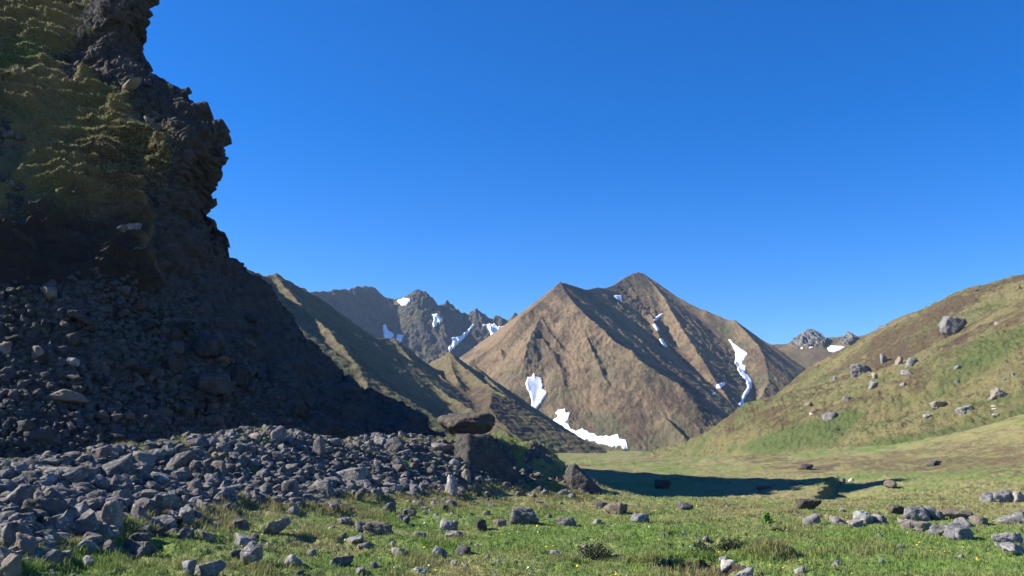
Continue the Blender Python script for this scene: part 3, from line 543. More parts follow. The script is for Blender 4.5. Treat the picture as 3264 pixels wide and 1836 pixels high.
back[..., 1] += dd; back[..., 0] += dd*(side[..., 0]/side[..., 1]) - 1.2*np.minimum(dd, 3) - .28*dd; 
CP = np.concatenate([CP, back], 1); cpx = np.c_[cpx, np.repeat(xs[:, None], NB_, 1)]; cpy = np.c_[cpy, np.repeat(rows[:, None], NB_, 1)]
def gnorm(P):
    a = np.gradient(P, axis=1); b = np.gradient(P, axis=0); n = np.cross(b, a); return n/np.maximum(np.linalg.norm(n, axis=-1, keepdims=True), 1e-6)
N = gnorm(CP); N[N[..., 1] > .3] *= 1
flip = (N[:, NL+NF//3, 1] > 0).mean() > .5
if flip: N = -N
edge = xs[:, None] - cpx
ew = np.interp(cpy, [-400, 0, 200, 300, 500, 640, 820, 900, 1000, 1200, 1400], [220, 170, 230, 170, 160, 180, 190, 220, 300, 380, 500])
rock = sstep(1.25, .7, edge/(ew*1.2) + .34*fbm3(CP*.3, 4, 701))
band = sstep(40, -40, np.abs((cpy-160) - (-.75)*(cpx-330)) - 45)*sstep(180, 240, cpx)*sstep(520, 440, cpx)*sstep(-40, 20, cpy)*sstep(330, 280, cpy); rock = np.maximum(rock, band)
talm = sstep(-60, 60, (cpy - np.where(cpx < 560, 905, 905+(cpx-560)*1.05) + 60*fbm3(CP*.25, 3, 705)))*sstep(1100, 900, cpx); 
talm = np.maximum(talm, sstep(0, .35, fbm3(CP*.3, 3, 708)-.1)*sstep(330, 420, cpy)*sstep(150, 60, cpx))
e_n = np.array([-.45, .15, .88]); e_n /= np.linalg.norm(e_n); e_a = np.array([.89, .1, .45]); e_a /= np.linalg.norm(e_a); e_c = np.cross(e_n, e_a)
def blocks(sa, sn, sc, seed, jit=.35):
    """random set-back of the jointed blocks of a bedded rock"""
    W_ = CP + jit*sn*np.stack([n3(CP*.5, seed), n3(CP*.5, seed+1), n3(CP*.5, seed+2)], -1); qn = (W_@e_n)/sn; kn = np.floor(qn)
    h0 = np.sin(kn*12.9898)*43758.5453; h0 -= np.floor(h0); qa = (W_@e_a)/sa*(1+.5*h0) + h0*7; qc = (W_@e_c)/sc + h0*3; ka = np.floor(qa); kc = np.floor(qc)
    h = np.sin(kn*12.9898 + ka*78.233 + kc*37.719 + seed)*43758.5453; h -= np.floor(h)
    e = np.minimum(np.minimum(qn-kn, 1-qn+kn)*sn, np.minimum(qa-ka, 1-qa+ka)*sa); return h - .35*np.exp(-(e/.07)**2)
d_rock = .62*blocks(2.6, 1.15, 2.2, 711, .2) + .36*blocks(.9, .42, .9, 721, .2) + .5*fbm3(CP*.25, 3, 715) + .13*fbm3(CP*1.2, 3, 719) + .06*fbm3(CP*5, 2, 727) - .3
tsw = CP[..., 2]/1.05 + .75*fbm3(CP*np.array([.12, .12, .2]), 3, 731); tst = tsw-np.floor(tsw)
d_grass = .95*tst**1.6*(.5+.9*sstep(-.3, .4, n3(CP*.3, 734))) + .34*fbm3(CP*.35, 3, 737) + .42*fbm3(CP*np.array([.35, .35, 1.5]), 3, 739) + .2*fbm3(CP*np.array([1.2, 1.2, 2.6]), 3, 741) + .07*fbm3(CP*5, 2, 745)
d_tal = .26*fbm3(CP*.35, 3, 751) + .20*np.abs(fbm3(CP*1.2, 3, 755)) + .09*np.abs(fbm3(CP*3.5, 2, 759))
d_rock = d_rock*(1-.5*sstep(760, 950, cpy)); disp = d_grass*(1-rock) + d_rock*rock*1.15; disp = disp*(1-talm) + d_tal*talm
bend = sstep(14, 0, np.abs(np.arange(CP.shape[1]) - (NL+NF-1)))[None]
CP2 = CP + N*disp[..., None]
gn = .18*fbm3(CP*.12, 3, 761) - .06 + .30*sstep(60, -60, np.hypot(cpx-70, (cpy-210)*2.2)-120) + .15*sstep(.1, .5, n3(CP*.2, 765))
low = sstep(470, 820, cpy + 90*fbm3(CP*.2, 3, 781))
brn = .22*fbm3(CP*.16, 3, 763) + .12*low + .28*sstep(50, -50, np.hypot((cpx-440)*.8, cpy-510)-100) + .2*sstep(60, 0, cpy)
rkA = np.clip(rock*1.0 + .30*low*(1-rock)*(1-talm) + .6*(1-rock)*(1-talm)*sstep(.3, .6, fbm3(CP*np.array([.4, .4, .8]), 3, 769)) + talm*.75*sstep(-.45, .15, fbm3(CP*.3, 3, 767)) - .38*(1-rock)*(1-talm), -1, 1)
Q = gridfaces(*cpx.shape)
if not flip: Q = Q[:, ::-1]
cliff = mesh_obj('cliff', CP2.reshape(-1, 3), Q, M['cliff'], dict(green=gn, brown=brn, rock=rkA, soil=.15+.42*low*(1-rock)+.5*talm*sstep(600, 800, cpy)*sstep(.2, -.2, fbm3(CP*.3, 3, 767))))
tag(cliff, 'dark craggy bluff with tufted grass and scree in shade on the left', kind='structure')
def on_cliff(px, py):
    """point of the bluff seen at a photo pixel"""
    i = int(np.clip(np.interp(py, rows, np.arange(NR)), 0, NR-1)); j = int(np.argmin(np.abs(cpx[i, :NL+NF] - px)))
    Pq = CP2[max(i-14, 0):i+15, max(j-14, 0):j+15].reshape(-1, 3); a, b = proj(Pq); k = np.argmin((a-px)**2+(b-py)**2)
    return Pq[k], N[i, j]

# ================================================================== ROCKS
def ico(k):
    bm = bmesh.new(); bmesh.ops.create_icosphere(bm, subdivisions=k, radius=1.0)
    V = np.array([v.co[:] for v in bm.verts]); Q = np.array([[v.index for v in f.verts] for f in bm.faces]); bm.free(); return V/np.linalg.norm(V, axis=1, keepdims=True), Q
ICO = {k: ico(k) for k in (1, 2, 3, 4, 5)}
def rotm(ax, a):
    ax = np.asarray(ax, float)/np.linalg.norm(ax); c, s = math.cos(a), math.sin(a); x, y, z = ax
    return np.array([[c+x*x*(1-c), x*y*(1-c)-z*s, x*z*(1-c)+y*s], [y*x*(1-c)+z*s, c+y*y*(1-c), y*z*(1-c)-x*s], [z*x*(1-c)-y*s, z*y*(1-c)+x*s, c+z*z*(1-c)]])
def rock_verts(seed, lvl, style='block', rough=1.0):
    """an angular stone about one unit across: a soft intersection of random planes, chipped and roughened"""
    r = np.random.default_rng(seed); D_, Q_ = ICO[lvl]
    n = {'block': 5, 'round': 9, 'slab': 5, 'upright': 5, 'sharp': 3}[style]; N_ = r.normal(size=(n, 3)); N_ /= np.linalg.norm(N_, axis=1, keepdims=True)
    box = np.array([[1,0,0],[-1,0,0],[0,1,0],[0,-1,0],[0,0,1],[0,0,-1]], float) + r.normal(size=(6, 3))*.36; box /= np.linalg.norm(box, axis=1, keepdims=True)
    N_ = np.r_[N_, box]; d = np.r_[r.uniform(.72, 1.05, n), r.uniform(.62, .85, 6)]
    p = {'round': 18, 'sharp': 60}.get(style, 42)
    q = np.maximum(D_ @ N_.T, 0)/d; rad = (q**p).sum(1)**(-1/p)
    V = D_*rad[:, None]; off = r.uniform(0, 50, 3)
    nz = .10*fbm3(V*1.7+off, 2, 3) + .065*fbm3(V*4.2+off, 3, 5) + (.022*fbm3(V*13+off, 2, 9) if lvl >= 4 else 0)
    cr = np.abs(fbm3(V*2.1+off, 2, 13)); nz = nz - .07*np.exp(-(cr/.07)**2)
    V = V*(1 + rough*nz)[:, None]
    return V, Q_
ROCKS = []           # (object, pixel x, base pixel y, width px, ground distance, style, tone)
def fit(V, w, d, h, tilt=None, r=None):
    r = r or np.random.default_rng(1); V = V @ rotm((0, 0, 1), r.uniform(0, 6.28)).T
    if tilt is not None: V = V @ rotm((0, 1, 0), tilt).T
    lo, hi = V.min(0), V.max(0); V = (V - (lo+hi)/2)/(hi-lo); V[:, 2] += .5
    return V*np.array([w, d, h])
def stone(x0, y0, x1, y1, style='block', mat='rock', label=None, ref=None, surf='g', tilt=None, sink=.14, depth=None, name=None, seed=None, mesh=None, rough=1.0, cat=None, dist=None, group=None):
    cx = (x0+x1)/2; wpx = x1-x0; hpx = y1-y0; by = y1 - .10*hpx
    seed = seed if seed is not None else len(ROCKS)*7+3; r = np.random.default_rng(seed)
    if dist is not None: P = at(cx, y1, dist)
    elif surf == 'c': P, _ = on_cliff(cx, by)
    else:
        P = (hill if surf == 'h' else gnd).hit(cx, by, 8.0)
        if P is None: return None
    Yd = P[1]; k = Yd/F*1.02; w_ = wpx*k; h_ = hpx*k/(1-sink); d_ = depth*w_ if depth else w_*r.uniform(.65, .95)
    if style == 'slab' and not depth: d_ = max(w_*.5, h_*1.6)
    lvl = 5 if wpx > 150 else 4 if wpx > 55 else 3
    if mesh is None:
        V, Q_ = rock_verts(seed, lvl, style, rough)
        if style == 'slab': V = V*np.array([1, .8, .45])
        V = fit(V, w_, d_, h_, tilt, r)
        o_name = name or ('boulder' if w_ > .75 else 'slab' if style == 'slab' else 'stone')
        o = mesh_obj(o_name, V, Q_, M[mat])
    else:
        o_name = name or ('boulder' if w_ > .75 else 'stone'); o = bpy.data.objects.new(o_name, mesh); C.objects.link(o); o.scale = (w_, d_, h_)
    zb = P[2] - (0 if surf == 'c' else 0)
    o.location = (P[0]*(1+.25*d_/Yd), P[1] + .25*d_, zb - sink*h_ - .10*hpx*k)
    if surf == 'c': o.location = (P[0], P[1] - .25*d_, zb - .3*h_)
    ROCKS.append(dict(o=o, x=cx, y=y1, w=wpx, h=hpx, m=w_, mh=h_, Y=Yd, style=style, mat=mat, label=label, ref=ref, surf=surf, cat=cat or {'slab': 'rock slab'}.get(o_name, o_name.replace('_', ' ')), group=group))
    return o
A_ = lambda a, b, c, d: (a*.3882, 1300+b*.3882, c*.3882, 1300+d*.3882)
B_ = lambda a, b, c, d: (900+a*.427, 1250+b*.427, 900+c*.427, 1250+d*.427)
C_ = lambda a, b, c, d: (1900+a*.5295, 1300+b*.5295, 1900+c*.5295, 1300+d*.5295)
D_z = lambda a, b, c, d: (2200+a*.4486, 850+b*.4486, 2200+c*.4486, 850+d*.4486)
S_z = lambda a, b, c, d: (a*.5435, 900+b*.5435, c*.5435, 900+d*.5435)
# ---- the perched boulder and the outcrop that carries it
def special(name, V, Q_, mat, loc, label, cat, ref=None, px=None, group=None):
    o = mesh_obj(name, V, Q_, M[mat]); o.location = loc; tag(o, label, cat, group)
    if ref: ROCKS.append(dict(o=o, x=px[0], y=px[1], w=px[2], h=px[3], m=1, mh=1, Y=loc[1], style='special', mat=mat, label=label, ref=ref, surf='g', cat=cat, group=group))
    return o
D5, Q5 = ICO[5]
def planes(NN, dd, p=18, seed=0, rough=1.0, fr=1.0):
    NN = np.array(NN, float); NN /= np.linalg.norm(NN, axis=1, keepdims=True); q = np.maximum(D5 @ NN.T, 0)/np.array(dd); V = D5*((q**p).sum(1)**(-1/p))[:, None]
    off = seed*3.3; nz = .06*fbm3(V*1.6*fr+off, 2, 3) + .045*fbm3(V*np.array([3, 3, 7])*fr+off, 3, 5) + .02*fbm3(V*14*fr+off, 2, 9)
    nz = nz - .05*np.exp(-(np.abs(fbm3(V*np.array([1.6, 1.6, 3.4])*fr+off, 2, 13))/.06)**2)
    return V*(1+rough*nz)[:, None]
PB = at(1485, 1391, 47.0); k = 47.0/F
V = planes([(.08,.1,1),(-.16,-.28,1),(-.62,-.25,-.75),(.62,-.2,-.78),(0,-.7,-.72),(0,.7,-.7),(-.8,-.3,.55),(-.75,-.6,.1),(.95,-.2,.1),(.6,-.8,.15),(.1,-1,.25),(0,1,.1),(0,0,-1),(-.5,.8,0),(.5,.8,0)], [.46,.40,.66,.66,.60,.7,.92,.86,.95,.84,.78,.8,.52,.9,.9], 26, 1, 1.7)
lo, hi = V.min(0), V.max(0); V = (V-(lo+hi)/2)/(hi-lo); V[:, 2] += .5; V = V*np.array([184*k, 120*k, 76*k])
special('boulder', V, Q5, 'brown_rock', (at(1485, 1391, 47.0)[0], 47.0, PB[2]-.02), 'dark overhanging boulder perched on top of a rock at the end of the bank', 'boulder', 'perched boulder', (1485, 1391, 175, 72))
V = planes([(-.7,-.45,.45),(.48,-.84,.22),(.75,-.5,.3),(.9,.1,.3),(0,0,1),(-.9,.2,.3),(0,1,.2),(0,0,-1),(.3,-.6,.7)], [.74,.60,.8,.85,.74,.8,.8,.9,.78], 26, 2, 1.1)
lo, hi = V.min(0), V.max(0); V = (V-(lo+hi)/2)/(hi-lo); V[:, 2] += .5; pb = at(1540, 1572, 44.5); V = V*np.array([230*45/F, 2.6, 184*44.5/F])
V[:, 0] += (1-V[:, 2]/(180*46/F))*.9-.45
special('rock_outcrop', V, Q5, 'dark_rock', (at(1532, 1500, 44.4)[0], 44.5, pb[2]-.0), 'smooth brown rock face carrying the perched boulder', 'rock outcrop', 'perched boulder outcrop', (1540, 1530, 170, 140))
# ---- hand placed stones of the bank (photo boxes)
st0 = stone
def st(*a, **k):
    if k.get('surf') == 'h':
        k.setdefault('sink', .3); k.setdefault('rough', 1.7); m_ = .06*(a[2]-a[0]); a = (a[0]+m_, a[1]+.1*(a[3]-a[1]), a[2]-m_, *a[3:])
    if k.get('surf') is None and len(a) > 5 and a[5] == 'pale_rock' and a[0] > 2500: k.setdefault('sink', .3); k.setdefault('rough', 1.6)
    if k.get('surf') is None and a[3] > 1560 and a[0] > 1150: k.setdefault('sink', .26); k.setdefault('rough', 1.35)
    return st0(*a, **k)
st(*A_(2215,150,2355,302), 'upright', 'rock', 'rounded upright boulder standing on the crest of the stone bank', 'upright boulder on the crest', seed=11)
st(*B_(225,330,320,490), 'upright', 'rock', 'pointed standing stone on the crest beside yellow grass', 'pointed standing stone', seed=12)
st(*B_(1190,622,1305,790), 'upright', 'pale_rock', 'tall pale slab leaning on the lower face of the bank', 'tall pale leaning slab', seed=13, tilt=.5, name='slab')
st(*A_(740,378,1120,650), 'block', 'rock', 'biggest block on the near end of the stone bank, flat topped', 'biggest flat topped block', seed=21)
st(*A_(1040,362,1275,505), 'block', 'rock', 'dark jutting block wedged behind the biggest block', seed=22)
st(*A_(305,490,765,645), 'slab', 'rock', 'long low slab with a flat top just left of the biggest block', 'long low slab', seed=23, name='slab')
st(*A_(210,478,465,575), 'slab', 'rock', 'sloping slab behind the long low slab', seed=24)
st(*A_(298,413,485,492), 'block', 'rock', 'grey humped stone topmost at the far left of the bank', 'humped stone at the left end', seed=25)
st(*A_(0,635,265,835), 'block', 'rock', 'large rounded block at the left edge of the picture', 'large block at the left edge', seed=26)
st(*A_(208,748,545,925), 'round', 'rock', 'broad dark boulder on the near left of the stone bank', 'broad dark boulder', seed=27)
st(*A_(18,868,305,995), 'slab', 'rock', 'thick flat slab under the broad dark boulder', 'thick flat slab', seed=28)
st(*A_(538,778,725,985), 'block', 'rock', 'cleft block with a dark shaded right side beside the broad dark boulder', 'cleft block', seed=29)
st(*A_(838,773,1005,1005), 'block', 'rock', 'tall square cut block in the middle of the near stones', 'tall square cut block', seed=30)
st(*A_(1243,712,1515,900), 'block', 'rock', 'big smooth block with a lit left edge amid the near stones', 'big smooth block', seed=31)
st(*A_(1452,818,1595,1005), 'upright', 'pale_rock', 'pale upright stone leaning beside the big smooth block', 'pale upright stone', seed=32, tilt=.25)
st(*A_(1205,893,1465,1015), 'block', 'rock', 'low broad stone with a pitted top below the big smooth block', seed=33)
st(*A_(1968,1112,2155,1320), 'upright', 'rock', 'smooth upright block standing alone in the grass', 'smooth upright block in the grass', seed=34, tilt=.35)
st(*A_(108,1038,305,1255), 'block', 'rosy_rock', 'pinkish grey block near the lower left corner', 'pinkish grey block', seed=35)
st(*A_(273,1022,455,1175), 'block', 'pale_rock', 'pale lichen covered block beside the pinkish one', seed=36)
st(*A_(0,955,125,1205), 'block', 'rock', 'dark block cut by the left edge of the picture above the pinkish one', seed=37)
st(*A_(1585,1265,1865,1410), 'slab', 'pale_rock', 'pale tilted slab in the grass at the bottom edge', 'pale tilted slab', seed=38, tilt=-.3)
st(*A_(1478,1258,1605,1400), 'block', 'pale_rock', 'rough pale stone propped against the pale tilted slab', seed=39)
st(*A_(0,1215,165,1420), 'block', 'rock', 'dark stone filling the lower left corner of the picture', seed=40)
st(*A_(608,1088,785,1195), 'block', 'pale_rock', 'pale flat faced stone in the grass below the cleft block', seed=41)
st(*A_(1565,418,1735,605), 'block', 'rock', 'crumpled knobbly boulder on the upper bank', 'knobbly boulder', seed=42, rough=2.0)
st(*A_(1690,438,1855,565), 'block', 'rock', 'dark sloping block touching the knobbly boulder', seed=43)
st(*A_(1480,233,1715,335), 'slab', 'rock', 'long flat topped rock on the skyline of the bank', 'long rock on the bank skyline', seed=44)
st(*A_(2140,918,2365,1055), 'slab', 'rock', 'dark slanting slab half sunk in the grass', 'dark slanting slab', seed=45, tilt=-.4)
st(*A_(2368,738,2485,803), 'round', 'rosy_rock', 'small pinkish stone at the edge of the bank', 'pinkish stone', seed=46)
st(*A_(1820,703,1965,795), 'block', 'pale_rock', 'pale tilted plate of rock at the grassy edge of the bank', seed=47)
st(*A_(1225,978,1365,1063), 'round', 'brown_rock', 'rounded ochre brown stone with a yellow edge', seed=48)
st(*A_(1538,748,1735,793), 'slab', 'pale_rock', 'thin flat plate lying edge on in the grass gap', seed=49)
st(*A_(778,308,905,405), 'round', 'rosy_rock', 'reddish stone just behind the bank at its left end', seed=50)
st(*A_(500,268,615,405), 'block', 'rock', 'shaded stone with a bright top behind the bank at its left end', seed=51)
for b in ((298,538,465,655),(108,558,305,645),(0,503,95,645),(1068,688,1145,765),(1098,678,1315,795),(1368,358,1575,525),(1578,338,1725,425),(1738,288,1925,385),(1408,523,1565,625),(1203,528,1405,605),(1918,298,2095,395),(1828,233,1935,293),(2028,203,2145,265),
          (1638,713,1745,765),(1738,653,1915,735),(1988,603,2145,685),(1538,588,1655,735),(798,703,965,785),(458,638,695,765),(268,678,375,755),(378,678,485,765),(1058,788,1195,955),(338,903,545,1005),(48,938,225,1065),(768,948,905,1055),(868,958,1015,1045),
          (1448,988,1595,1095),(1623,1008,1765,1115),(1028,1033,1215,1125),(818,1093,1015,1205),(998,1108,1255,1235),(448,1178,585,1255),(1918,1038,2095,1145),(2448,398,2565,495),(2328,608,2435,705),(148,1278,265,1325),(1888,1168,1995,1255),(2328,1218,2455,1295),
          (2228,358,2335,435),(2378,328,2435,405),(2058,1028,2125,1095),(1908,918,2045,1005),(1188,1103,1265,1180),(678,1223,775,1315),(1430,330,1560,380),(1715,275,1765,335)):
    st(*A_(*b), ['block', 'block', 'round', 'sharp'][len(ROCKS) % 4], 'pale_rock' if b in ((678,1223,775,1315),(1715,275,1765,335),(1918,1038,2095,1145)) else 'rock')
# ---- stones of the far end of the bank and of the meadow
st(*B_(1688,866,1915,1002), 'block', 'rock', 'largest lone boulder on the open meadow, grey topped', 'lone meadow boulder', seed=61)
st(*B_(2038,938,2195,1003), 'slab', 'rock', 'flat lichen grey stone just right of the lone meadow boulder', seed=62)
st(*B_(1163,843,1243,912), 'block', 'brown_rock', 'brown grassy stone above the pair of meadow stones', seed=63)
st(*B_(1158,953,1275,1033), 'block', 'rock', 'dark stone touching a pale pointed one on the meadow', 'dark stone of the meadow pair', seed=64)
st(*B_(1248,958,1312,1022), 'sharp', 'pale_rock', 'pale pointed stone touching a dark one on the meadow', seed=65)
st(*B_(1215,1038,1355,1087), 'slab', 'rock', 'flat dark slab in the grass below the meadow pair', seed=66)
st(*B_(973,1043,1072,1092), 'slab', 'pale_rock', 'flat whitish slab lying in the meadow grass', seed=67)
st(*B_(1448,953,1542,1053), 'block', 'brown_rock', 'brownish upright stone between the meadow pair and the lone boulder', seed=68)
st(*B_(1570,953,1672,1008), 'sharp', 'rosy_rock', 'small angular pink grey stone left of the lone meadow boulder', seed=69)
st(*B_(1488,888,1555,923), 'round', 'rock', 'small round stone up slope of the lone meadow boulder', seed=70)
st(*B_(543,968,618,1053), 'upright', 'pale_rock', 'pale stone standing at the left end of the long slab in the grass', seed=71)
st(*B_(600,978,855,1078), 'slab', 'rock', 'long narrow slab lying in the grass below the bank', 'long narrow slab in the grass', seed=72)
st(*B_(413,938,545,1003), 'round', 'rock', 'rounded stone up slope of the long narrow slab', seed=73)
st(*B_(468,1078,605,1148), 'sharp', 'pale_rock', 'pale wedge shaped stone in the lower meadow', 'pale wedge shaped stone', seed=74)
st(*B_(553,1128,655,1183), 'block', 'rock', 'dark stone tucked under the pale wedge shaped stone', seed=75)
V = planes([(.66,-.1,.62),(-.97,-.15,.16),(-.1,-.9,.35),(.45,-.8,.3),(0,1,.2),(0,0,-1),(-.5,0,1),(.9,.1,.1)], [.26,.46,.5,.52,.6,.6,.66,1.1], 44, 4, 1.3)
lo, hi = V.min(0), V.max(0); V = (V-(lo+hi)/2)/(hi-lo); V[:, 2] += .5; pt = at(1876, 1597, 45.0); kk = 45.0/F; V = V*np.array([165*kk, 1.6, 122*kk])
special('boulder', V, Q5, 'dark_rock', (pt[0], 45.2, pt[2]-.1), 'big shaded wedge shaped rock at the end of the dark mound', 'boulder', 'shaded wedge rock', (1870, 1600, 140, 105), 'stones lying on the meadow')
st(*B_(2408,828,2580,935), 'block', 'rock', 'rough brown capped rock in front of the meadow shadow', 'rough capped rock', seed=77, rough=1.8)
st(*B_(2338,818,2435,873), 'round', 'rock', 'low grey stone just left of the rough capped rock', seed=78)
st(*B_(378,568,625,690), 'slab', 'rock', 'big tilted slab in the middle of the stone bank', 'big tilted bank slab', seed=79, tilt=-.25)
st(*B_(1090,378,1265,445), 'slab', 'rock', 'ledge like slab beside the rock under the perched boulder', seed=80)
st(*B_(240,658,385,785), 'block', 'rock', 'bulky block low on the bank beneath the pointed standing stone', seed=81)
st(*B_(0,658,125,805), 'block', 'rock', 'bulky block low on the bank beneath the upright crest boulder', seed=82)
st(*B_(1500,475,1575,540), 'round', 'pale_rock', 'pale patch of rock bulging from the face under the perched boulder', seed=83, sink=.4)
for b in ((420,1050,482,1112),(900,928,953,988),(748,828,843,923),(1338,578,1405,685),(1100,1158,1230,1213),(178,1178,253,1233),(348,1228,525,1303),(8,1218,155,1313),(98,1328,165,1380),(538,1318,625,1380),(648,1263,723,1313),(808,1168,933,1233),(973,1308,1102,1347),
          (1298,1148,1405,1213),(2308,948,2383,988),(678,328,785,413),(758,338,925,453),(528,363,613,423),(608,368,695,423),(128,488,243,563),(18,538,113,613),(978,453,1105,523),(868,428,963,473),(828,503,903,543),(818,538,923,603),(548,718,625,823),
          (1498,628,1565,683),(1398,658,1483,723),(988,708,1063,783),(1998,1183,2083,1218),(1958,898,2013,953),(788,1108,833,1153),(1240,500,1330,560),(700,470,790,530),(1060,560,1150,640),(640,640,740,700),(860,640,960,700),(1330,540,1400,590),(1090,790,1220,825),(1740,740,1800,775),(1840,760,1900,790)):
    st(*B_(*b), ['block', 'sharp', 'round', 'block', 'slab'][len(ROCKS) % 5], 'pale_rock' if b in ((973,1308,1102,1347),(2308,948,2383,988),(178,1178,253,1233)) else 'rock')
# ---- right foreground
st(*C_(203,638,322,693), 'round', 'pale_rock', 'smooth grey boulder lying alone right of the rough capped rock', 'smooth lone boulder', seed=101)
st(*C_(488,568,582,618), 'block', 'rock', 'mossy stone at the near edge of the meadow shadow', seed=102)
st(*C_(1213,553,1345,613), 'block', 'brown_rock', 'brown stone with a grassy side in mid meadow below the shadow tip', seed=103)
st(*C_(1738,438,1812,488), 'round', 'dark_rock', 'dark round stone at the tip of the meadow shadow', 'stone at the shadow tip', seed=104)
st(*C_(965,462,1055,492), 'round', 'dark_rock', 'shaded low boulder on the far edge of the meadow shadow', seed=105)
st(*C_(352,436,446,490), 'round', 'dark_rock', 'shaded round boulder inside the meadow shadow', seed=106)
st(*C_(1250,638,1345,715), 'sharp', 'pale_rock', 'leaning pale stone at the left end of the outcrop row', seed=107, tilt=-.5)
st(*C_(1408,658,1505,703), 'block', 'pale_rock', 'low pale stone second from the left in the outcrop row', seed=108)
st(*C_(1553,623,1675,693), 'block', 'pale_rock', 'blocky grey stone third in the outcrop row', seed=109)
st(*C_(1508,678,1615,718), 'slab', 'pale_rock', 'flat stone in front of the blocky third stone of the row', seed=110)
st(*C_(1673,643,1765,698), 'round', 'pale_rock', 'low whitish stone left of the broad arched rock', seed=111)
st(*C_(1763,588,1875,648), 'sharp', 'brown_rock', 'brown jagged stone up slope of the outcrop row', seed=112)
st(*C_(1835,598,2000,690), 'block', 'pale_rock', 'left half of the broad arched grey rock in the outcrop row', 'broad arched rock', seed=113)
st(*C_(1970,596,2095,692), 'block', 'pale_rock', 'right half of the broad arched grey rock, darker on its right', seed=114)
st(*C_(1823,673,2015,748), 'sharp', 'pale_rock', 'pointed pale rock in front of the broad arched rock', 'pointed pale rock', seed=115)
st(*C_(2000,708,2185,778), 'round', 'pale_rock', 'smooth greenish grey whaleback rock beside the pointed pale rock', 'whaleback rock', seed=116)
st(*C_(2085,713,2300,808), 'slab', 'pale_rock', 'long sloping grey rock at the right of the whaleback', seed=117, tilt=.25)
st(*C_(2158,663,2265,718), 'block', 'pale_rock', 'grey stone behind the long sloping rock', seed=118)
st(*C_(2050,613,2285,673), 'slab', 'rosy_rock', 'long low brownish ledge behind the broad arched rock', seed=119)
st(*C_(2258,653,2355,703), 'round', 'brown_rock', 'dark brown clod of rock and peat near the right edge', seed=120)
st(*C_(2368,618,2590,715), 'block', 'pale_rock', 'craggy grey rock cut by the right edge of the picture', 'craggy rock at the right edge', seed=121, rough=1.6)
st(*C_(2366,753,2565,840), 'block', 'pale_rock', 'broad grey boulder low at the right edge', 'broad boulder low at the right edge', seed=122)
st(*C_(2438,818,2600,890), 'slab', 'pale_rock', 'flat grey stone under the broad boulder at the right edge', seed=123)
for b, l in (((2310,505,2400,570), 'low grey outcrop stone left in the upper right cluster'), ((2385,498,2500,580), 'largest grey stone in the upper right cluster'), ((2480,505,2590,575), 'grey stone right in the upper right cluster')): st(*C_(*b), 'round', 'pale_rock', l, rough=1.8)
st(*C_(810,962,940,1030), 'sharp', 'pale_rock', 'grey wedge stone with a black side in the peaty hollow', 'wedge stone in the hollow', seed=125)
st(*C_(753,918,848,973), 'block', 'white_rock', 'cream white stone lying in the peaty hollow', 'cream white stone', seed=126)
st(*C_(738,893,802,922), 'slab', 'pale_rock', 'small flat grey stone above the cream white one', seed=127)
st(*C_(1193,958,1258,1008), 'sharp', 'pale_rock', 'small pointed stone in the grass right of the peaty hollow', seed=128)
st(*C_(1218,338,1312,373), 'round', 'brown_rock', 'brown clod on the far meadow above the stream bank', seed=129)
st(*C_(1988,318,2085,353), 'block', 'rock', 'small grey cluster stone on the smooth slope at right', seed=130)
st(*C_(1468,423,1503,457), 'round', 'rock', 'tiny grey stone above the shadow tip', seed=131)
st(*C_(1518,423,1553,447), 'round', 'white_rock', 'tiny whitish stone above the shadow tip', seed=132)
# ---- right hill
h_ = dict(surf='h')
st(*D_z(1778,322,1975,495), 'block', 'pale_rock', 'huge grey crag high on the right hill casting a shadow', 'huge crag', seed=201, name='rock_outcrop', rough=1.5, sink=.16, depth=.7, **h_)
st(*D_z(1118,680,1312,772), 'block', 'pale_rock', 'eye shaped striped rock face on the right hill', 'eye shaped rock face', seed=202, name='rock_outcrop', rough=1.8, sink=.3, **h_)
st(*D_z(1343,608,1413,688), 'upright', 'pale_rock', 'leftmost of three dark stones above the eye shaped rock face', seed=203, **h_)
st(*D_z(1448,628,1513,703), 'sharp', 'rock', 'middle of three dark stones above the eye shaped rock face', seed=204, **h_)
st(*D_z(1523,633,1618,718), 'block', 'pale_rock', 'rightmost of three stones, white on its left side', 'white sided stone', seed=205, **h_)
st(*D_z(1493,728,1595,768), 'slab', 'pale_rock', 'flat white stone below the white sided stone', seed=206, **h_)
st(*D_z(1268,800,1345,872), 'sharp', 'pale_rock', 'ragged pale outcrop below the eye shaped rock face', seed=207, rough=2, **h_)
st(*D_z(1290,742,1335,800), 'sharp', 'pale_rock', 'slim pale rock above the ragged pale outcrop', seed=208, rough=2, **h_)
st(*D_z(1078,913,1148,958), 'block', 'pale_rock', 'small grey boulder on the brow of the near slope', seed=209, **h_)
st(*D_z(933,1023,1065,1092), 'block', 'pale_rock', 'pale grey boulder above the bright green strip', 'pale boulder above the green strip', seed=210, **h_)
st(*D_z(848,1003,918,1035), 'round', 'dark_rock', 'dark stone up slope of the pale boulder above the green strip', seed=211, **h_)
st(*D_z(846,1030,885,1052), 'round', 'white_rock', 'whitish stone just below a dark one on the hill', seed=212, **h_)
st(*D_z(808,953,888,987), 'slab', 'dark_rock', 'dark low ledge on the left brow of the hill', seed=213, **h_)
st(*D_z(2128,838,2305,935), 'block', 'pale_rock', 'broken grey outcrop near the right edge of the hill', 'broken grey outcrop', seed=214, name='rock_outcrop', rough=2, sink=.25, **h_)
st(*D_z(1698,948,1845,1003), 'slab', 'pale_rock', 'long dark stone pointing down the hill', seed=215, **h_)
st(*D_z(1883,978,2025,1048), 'block', 'pale_rock', 'boulder with a black shaded side below the broken grey outcrop', seed=216, **h_)
st(*D_z(1648,1038,1735,1078), 'block', 'pale_rock', 'small boulder with a bright left end on the lower hill', seed=217, **h_)
